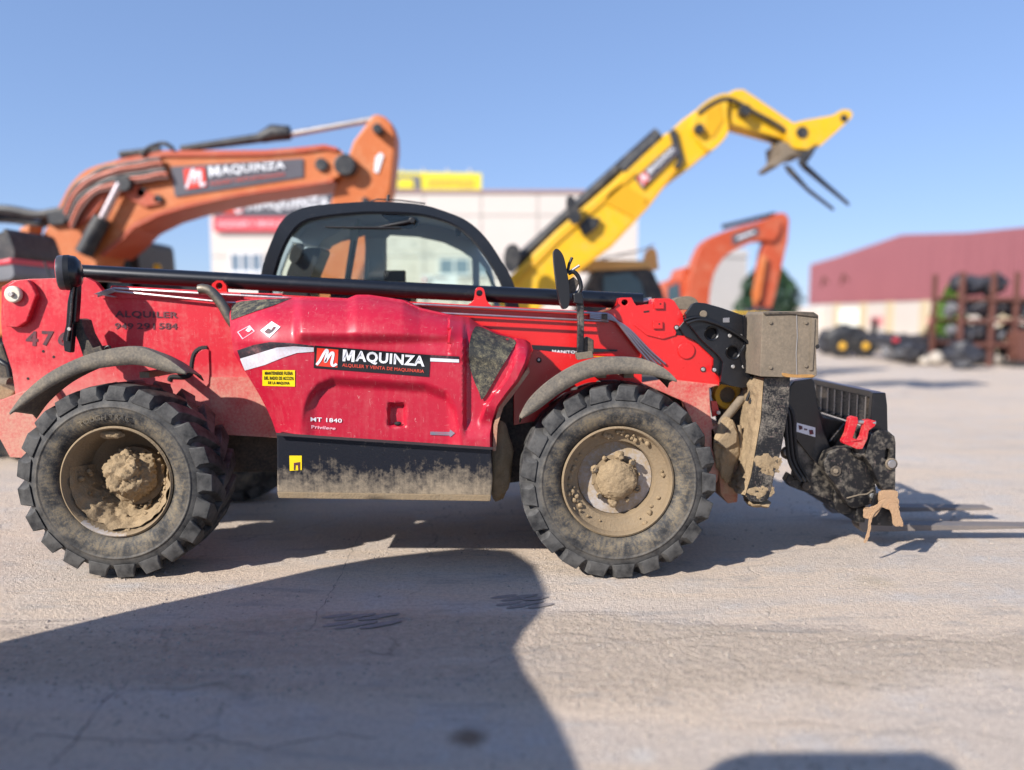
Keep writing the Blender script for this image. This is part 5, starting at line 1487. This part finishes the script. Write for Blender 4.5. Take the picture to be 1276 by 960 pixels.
def leafy(name, label, cat, base, h, rx, n, leaf, mats, trunk_r, shape, group=None, seed=1):
    r_ = random.Random(seed)
    t = thing(name, label, cat, base, group)
    b = Vector(base)
    tg = G()
    tg.tube([b, b + Vector((.05, 0, h * .3)), b + Vector((0, .05, h * .75))], [trunk_r, trunk_r * .7, trunk_r * .25], 8)
    for k in range(6):
        a = k * 1.05
        p0 = b + Vector((0, 0, h * (.25 + .07 * k)))
        tg.tube([p0, p0 + Vector((math.cos(a) * rx * .5, math.sin(a) * rx * .5, h * .16))], [trunk_r * .4, trunk_r * .12], 6)
    B('trunk', tg, M_trunk, t, smooth=40)
    geos = [G() for _ in mats]
    for k in range(n):
        q = r_.random()
        z = (.12 if shape == 'cone' else .22) * h + q * h * (.88 if shape == 'cone' else .78)
        f = (1 - q) ** .8 if shape == 'cone' else math.sin(math.pi * min(1, .12 + q * .88)) ** .6
        a = r_.random() * 2 * math.pi
        rad = rx * f * (r_.random() ** .45) * (1 + .35 * noise.noise(Vector((a * 1.2, z * 1.3, seed))))
        c = b + Vector((math.cos(a) * rad, math.sin(a) * rad, z))
        d1 = Vector((r_.gauss(0, 1), r_.gauss(0, 1), r_.gauss(0, 1))).normalized() * leaf * (.6 + .8 * r_.random())
        d2 = Vector((r_.gauss(0, 1), r_.gauss(0, 1), r_.gauss(0, 1))).normalized() * leaf * .6
        gi = 0 if noise.noise(c * .9) > -.05 else 1  # noise splits the leaves at random between the two greens
        geos[gi].add([c - d1, c + d2, c + d1, c - d2], [(0, 1, 2, 3)])
    crown = B('crown', geos[0], mats[0], t)
    B('darker_foliage' if 0 else 'darker_leaves', geos[1], mats[1], crown)
    return t
M_trunk = M('bark', (.12, .09, .065), .9, bmp=.3)
M_leaf1 = M('dark_green_leaf', (.035, .085, .035), .6, var=.4, vs=2)
M_leaf2 = M('deep_green_leaf', (.025, .060, .030), .6, var=.4, vs=2)
M_leaf3 = M('fresh_green_leaf', (.10, .19, .025), .6, var=.35, vs=2)
M_leaf4 = M('mid_green_leaf', (.06, .12, .02), .6, var=.35, vs=2)
leafy('tree', 'dark green rounded tree behind the smaller excavator', 'tree', (W(955, 400, 36).x, 36, 0), 4.0, 1.45, 5200, .13, (M_leaf1, M_leaf2), .14, 'round', seed=4)
leafy('conifer', 'light green conical conifer beside the rusty rack', 'tree', (W(1182, 400, 29).x, 29, 0), 2.75, 1.05, 5200, .09, (M_leaf3, M_leaf4), .08, 'cone', seed=9)

# ---- red clad warehouse along the right
M_clad = M('faded_red_cladding', (.245, .082, .092), .55, var=.06, vs=.6)
M_creamw = M('cream_render', (.52, .465, .41), .8, var=.06, vs=1)
M_pil = M('yellowish_pilaster', (.50, .41, .27), .8)
XW = 20.0
def yw(u): return XW * F / (u - 638)
RW = thing('warehouse', 'long low warehouse with faded red cladding above a cream wall', 'building', (XW + 6, 40, 0))
def R_(name, g, mat, **kw): return B(name, g, mat, RW, **kw)
ya, yb = yw(1006), yw(1420)
prof_top = [(u, W(u, v, yw(u)).z) for u, v in ((1006, 330), (1040, 320), (1118, 292.5), (1200, 290), (1276, 282.5), (1420, 268))]
def ztopw(y):
    pts = [(yw(u), z) for u, z in prof_top]
    for (y0, z0), (y1, z1) in zip(pts, pts[1:]):
        if y1 <= y <= y0: return z0 + (z1 - z0) * (y0 - y) / (y0 - y1)
    return pts[-1][1]
zb = 2.34
# corrugated sheets, each a piece
y = ya
ns = 0
while y > yb and ns < 60:
    y2 = max(yb, y - 1.0)
    vs, fs = [], []
    m = 10
    for k in range(m + 1):
        yy = y + (y2 - y) * k / m * .99
        xo = XW - (.045 if k % 2 else 0)
        vs += [(xo, yy, zb), (xo, yy, ztopw(max(yb, min(ya, yy))))]
    fs = [(2 * k, 2 * k + 1, 2 * k + 3, 2 * k + 2) for k in range(m)]
    R_('cladding_sheet', G().add(vs, fs), M_clad)
    y = y2; ns += 1
R_('wall', G().box(XW + .03, XW + .35, yb, ya, 0, zb - .004), M_creamw)
R_('wall_core', G().poly([[(XW + .06, ya - .01, zb)] + [(XW + .06, yw(u) if u > 1006 else ya - .01, z - .03) for u, z in prof_top] + [(XW + .06, yb, zb)]], (13, 0, 0)), M_clad)
R_('end_wall', G().box(XW + .35, XW + 13, ya - .3, ya, 0, zb), M_creamw)
for u in (1041, 1074, 1107, 1150, 1196, 1250):
    R_('pilaster', G().box(XW - .08, XW + .029, yw(u) - .35, yw(u) + .35, 0, zb - .01), M_pil)
R_('roller_door', G().box(XW - .02, XW + .028, yw(1068), yw(1043), 0, 2.0), M('white_door', (.82, .82, .72), .5))
for u in (1091, 1158):
    R_('small_sign', G().box(XW - .03, XW + .027, yw(u) - .7, yw(u) + .7, 1.05, 1.55), M('faded_pink_sign', (.60, .22, .22), .7))
for u, v in ((1026, 351), (1050, 348)):
    c = W(u, v, yw(u))
    R_('wall_bracket', G().tube([(XW - .06, c.y + .5, c.z - .3), (XW - .14, c.y, c.z + .3), (XW - .06, c.y - .5, c.z - .1)], .06, 8), M_rust)

# ---- rusty storage rack with its loads
RKY = 25.0
RK = thing('storage_rack', 'tall rusty steel storage rack stacked with scrap by the red warehouse', 'rack', (W(1225, 455, RKY).x, RKY, 0))
xp = [W(u, 400, RKY).x for u in (1188, 1226, 1255, 1296)]
zr = [W(1226, v, RKY).z for v in (427, 398, 371)]
posts = []
for i, x in enumerate(xp):
    for y in (RKY - .4, RKY + 1.2):
        B('post', G().box(x - .07, x + .07, y - .06, y + .06, 0, 3.0 if i < 3 else 2.4), M_rust, RK, bevel=.01)
for z in zr:
    for y in (RKY - .4, RKY + 1.2):
        B('shelf_beam', G().box(xp[0], xp[-1], y - .03 - .07, y + .03 - .07 + .005, z - .12, z), M_rust, RK)
    B('shelf_deck', G().box(xp[0], xp[-1], RKY - .36, RKY + 1.16, z - .03, z + .01), M_rust, RK)
def scrap(x, y, z, w, h, seed, mat, label):
    g = G()
    r_ = random.Random(seed)
    for k in range(7):
        g.lump((x + r_.uniform(-.35, .35) * w, y + r_.uniform(-.3, .3), z + h * r_.uniform(.30, .62)), h * .40, seed + k, .45, 1.7, 2, (max(.8, .55 * w / h), 1, .9))
    zmin = min(p[2] for p in g.v)
    g.v = [(a, b, c - zmin + z + .01) for a, b, c in g.v]
    tag(B('scrap_bundle', g, mat, smooth=30), label, 'scrap', 'scrap bundles on the rusty rack')
lv = ('on the lowest shelf', 'on the middle shelf', 'on the top shelf')
for i, z in enumerate(zr):
    for j in range(3):
        if i == 2 and j == 2: continue
        x = (xp[j] + xp[j + 1]) / 2
        mt = (M_grey, M_grey, M_darkscrap)[i]
        bay = ('left', 'middle', 'right')[j]
        scrap(x, RKY + .3, z, xp[j + 1] - xp[j], .80 if i == 2 else .62, 10 + i * 5 + j, mt, ('pale grey' if i < 2 else 'blackish') + ' crumpled scrap ' + lv[i] + ' of the rusty rack, ' + bay + ' bay')

# ---- junk along the foot of the red warehouse
FT = thing('flatbed_trailer', 'black flatbed trailer parked before the cream wall of the red warehouse', 'trailer', (W(1140, 440, 27).x, 27, 0))
xl, xr_ = W(1100, 430, 27).x, W(1188, 430, 27).x
B('deck', G().box(xl, xr_, 26.3, 28.5, W(1140, 429, 27).z, W(1140, 419, 27).z), M_darkscrap, FT, bevel=.02)
B('tail_lamp', G().box(xl - .02, xl + .15, 26.2, 26.29, .74, .86), M_banner_red, FT)
for k in range(4):
    x = xl + .6 + k * .62
    B('wheel', G().lathe([(.1, 0), (.2, -.04), (.32, -.02), (.36, .05), (.36, .22), (.3, .28), (.1, .28)], (x, 26.5, .365), 24), M_darkscrap, FT, smooth=40)
B('boom_pole', G().tube([(xl + 1.0, 26.2, .9), (xl + 1.35, 26.2, 1.75)], .04, 8), M_rust, FT)
YM = thing('tractor', 'dark old tractor with yellow wheel centres by the white roller door', 'tractor', (W(1062, 440, 30).x, 30, 0))
c = W(1062, 430, 30)
B('body', G().lump((c.x, 30.5, .85), .55, 3, .35, 1.7, 3, (1.5, .8, .75), .1), M_mach_dark, YM, smooth=40)
B('mast', G().box(c.x + .9, c.x + 1.05, 30.2, 30.4, .4, 1.5), M_mach_dark, YM)
for dx in (-.55, .35):
    wr_ = B('wheel', G().lathe([(.1, 0), (.3, -.04), (.44, -.02), (.5, .06), (.5, .24), (.44, .3), (.1, .3)], (c.x + dx, 29.6, .5), 24), M_mach_dark, YM, smooth=40)
    B('wheel_centre', G().lathe([(0, -.06), (.11, -.05), (.14, -.02), (.14, .02)], (c.x + dx, 29.59, .45), 20), M_yring, wr_, smooth=40)
rs = random.Random(8)
for k, (u, v, r, mt, lab) in enumerate(((1118, 437, .42, M_grey, 'grey scrap heap under the trailer, nearest the red tail lamp'), (1134, 441, .40, M_darkscrap, 'dark scrap heap under the middle of the flatbed trailer'),
                          (1170, 438, .36, M_grey, 'grey scrap heap beside the white sack'), (1036, 428, .5, M_darkscrap, 'dark scrap heap left of the tractor by the warehouse'), (1200, 446, .45, M_darkscrap, 'dark scrap heap below the lowest rack shelf'), (1090, 424, .42, M_grey, 'greyish scrap heap standing behind the trailer end'))):
    p = GP(u, v + 14)
    g = G().lump((p.x, p.y, r * .7), r, k + 30, .5, 1.8, 3, (1.2, 1, .9), .12)
    zmin = min(q[2] for q in g.v)
    g.v = [(a, b, c_ - zmin) for a, b, c_ in g.v]
    tag(B('scrap_heap', g, mt, smooth=30), lab, 'scrap', 'scrap heaps on the ground')
for k, (u, lab) in enumerate(((1152, 'low white rubble sack in front of the flatbed trailer'), (1165, 'slumped white rubble sack leaning by the rack'), (1239, 'white rubble sack on the ground inside the rack'))):
    p = GP(u, 456)
    g = G().lump((p.x, p.y, .3), (.16, .22, .20)[k], k + 60, .3, 1.6, 3, (1.1, 1, 1), .05)
    zmin = min(q[2] for q in g.v)
    g.v = [(a, b, c_ - zmin) for a, b, c_ in g.v]
    tag(B('rubble_sack', g, M('dusty_white_sack', (.42, .37, .31), .9), smooth=50), lab, 'sack', 'white sacks at the rack')
# worn tyres leaning in a row along the foot of the warehouse
tyre_spots = ((1030, 430, 'worn black tyre left of the tractor, first of the row'), (1046, 431, 'worn black tyre half hidden behind the tractor'), (1098, 438, 'worn black tyre at the tail of the flatbed trailer'),
              (1112, 440, 'worn black tyre beside the grey scrap heap'), (1127, 442, 'worn black tyre in front of the trailer wheels'), (1143, 444, 'worn black tyre in front of the trailer middle'),
              (1178, 447, 'worn black tyre by the left rack post'), (1192, 449, 'worn black tyre under the lowest rack shelf'), (1212, 452, 'worn black tyre before the left rack bay'), (1246, 455, 'worn black tyre before the middle rack bay'))
proto = None
for k, (u, v, lab) in enumerate(tyre_spots):
    p = GP(u, v)
    if proto is None:
        proto = B('worn_tyre', G().lathe([(.22, .05), (.24, .0), (.36, -.02), (.42, .02), (.44, .08), (.44, .18), (.42, .24), (.36, .27), (.24, .25), (.22, .2), (.22, .05)], (p.x, p.y, .44), 28), M_darkscrap, smooth=40, loc=(p.x, p.y, .44))
        o = proto
    else:
        o = proto.copy(); COL.objects.link(o)
        o.location = (p.x, p.y, .44)
    o.rotation_euler = (0, 0, .5 * math.sin(k * 2.3))
    tag(o, lab, 'tyre', 'worn tyres along the foot of the red warehouse')
rt = thing('pump_housing', 'rusty red machine housing standing at the right edge beyond the rack', 'pump', (W(1272, 455, 24).x, 24, 0))
B('body', G().prof(spline([(1270, 420), (1276, 413), (1284, 412), (1300, 415), (1300, 452), (1272, 452)], 3, True), 24.2, 24.8), M_rust, rt, bevel=.04)
B('base', G().box(W(1264, 455, 24.2).x, W(1300, 455, 24.2).x, 24.1, 24.9, 0, .2), M_mach_dark, rt)

# ---- yellow railing of a platform just behind the boom head
gr = thing('guard_rail', 'yellow tubular guard rail standing behind the black boom head', 'railing', W(970, 450, 9.5))
for u in (916, 940):
    a = W(u, 388, 9.5)
    B('post', G().tube([(a.x, 9.5, 0), a], .018, 8), M_yellow, gr)
for v in (390,):
    B('rail', G().tube([W(910, v, 9.5), W(958, v + .5, 9.5)], .022 if v == 392 else .012, 8), M_yellow, gr)

# ================================================================ out of frame: an added vehicle-shaped truck whose shade lies across the foreground
az = Vector((SUN_D.x, SUN_D.y)).normalized()
pv = Vector((az.y, -az.x))
CC = Vector((-3.0, 1.5))
K = 1 / math.tan(EL)
def sil(u, v):
    g_ = GP(u, v)
    r = Vector((g_.x, g_.y)) - CC
    return (r.dot(pv), r.dot(az) / K)
outl = [sil(*p) for p in ((-30, 808), (60, 787), (180, 757), (300, 731), (400, 708), (470, 695), (540, 687), (590, 682), (640, 686), (670, 705), (685, 738), (678, 762), (658, 785), (645, 808), (655, 832), (678, 864), (700, 898), (716, 930), (728, 958))]  # silhouette projected back from the edge of the foreground shade
s_end, h_end = outl[-1]
outl += [(s_end + .10, h_end - .10), (s_end + .55, .9), (s_end + .55, .35), (outl[0][0] - .6, .35), (outl[0][0] - .5, outl[0][1] - .35)]
TK = thing('shade_caster', 'added shade-casting truck standing out of view beside the camera', 'blocker', (CC.x - .6, CC.y - .6, 0))
def tp(s, h, d=0.): return Vector((CC.x + pv.x * s - az.x * d, CC.y + pv.y * s - az.y * d, h))
M_caster = M('pale_caster_paint', (.45, .44, .42), .4)
B('cab', G().poly([[tp(s, h) for s, h in outl]], (-az.x * 1.8, -az.y * 1.8, 0)), M_caster, TK, bevel=.02)
for s in (-1.0, 1.0):
    for d in (.05, 1.5):
        B('wheel', G().poly([[tp(s + .45 * math.cos(a), .45 + .45 * math.sin(a), d) for a in [2 * math.pi * k / 24 for k in range(24)]]], (-az.x * .28, -az.y * .28, 0)), M_mach_dark, TK, bevel=.03)
for q in (((425, 708), (560, 688)), ((480, 702), (570, 690))):
    B('shade_bar', G().tube([tp(*sil(*q[0]), .02), tp(*sil(*q[1]), .02)], .022, 8), M_mach_dark, TK)
hump = [sil(*p) for p in ((885, 962), (900, 945), (930, 937), (1000, 936), (1080, 936), (1150, 935), (1190, 950), (1200, 962))]  # invented unseen caster, its outline projected back from the bottom-right shade
OT = thing('hump_shade_caster', 'added shadow drum on a stand out of view beside the camera', 'caster', (tp(hump[3][0], 0, .3).x, tp(hump[3][0], 0, .3).y, 0))
hm = [tp(s, h) for s, h in hump] + [tp(hump[-1][0], hump[-1][1] - .7), tp(hump[0][0], hump[0][1] - .7)]
B('caster', G().poly([hm], (-az.x * .5, -az.y * .5, 0)), M_caster, OT, bevel=.03)
for s in (hump[0][0] + .1, hump[-1][0] - .1):
    B('leg', G().tube([tp(s, 0, .4), tp(s, hump[0][1] - .6, .4)], .03, 8), M_mach_dark, OT)
# 'sky' is the world's own Sky Texture
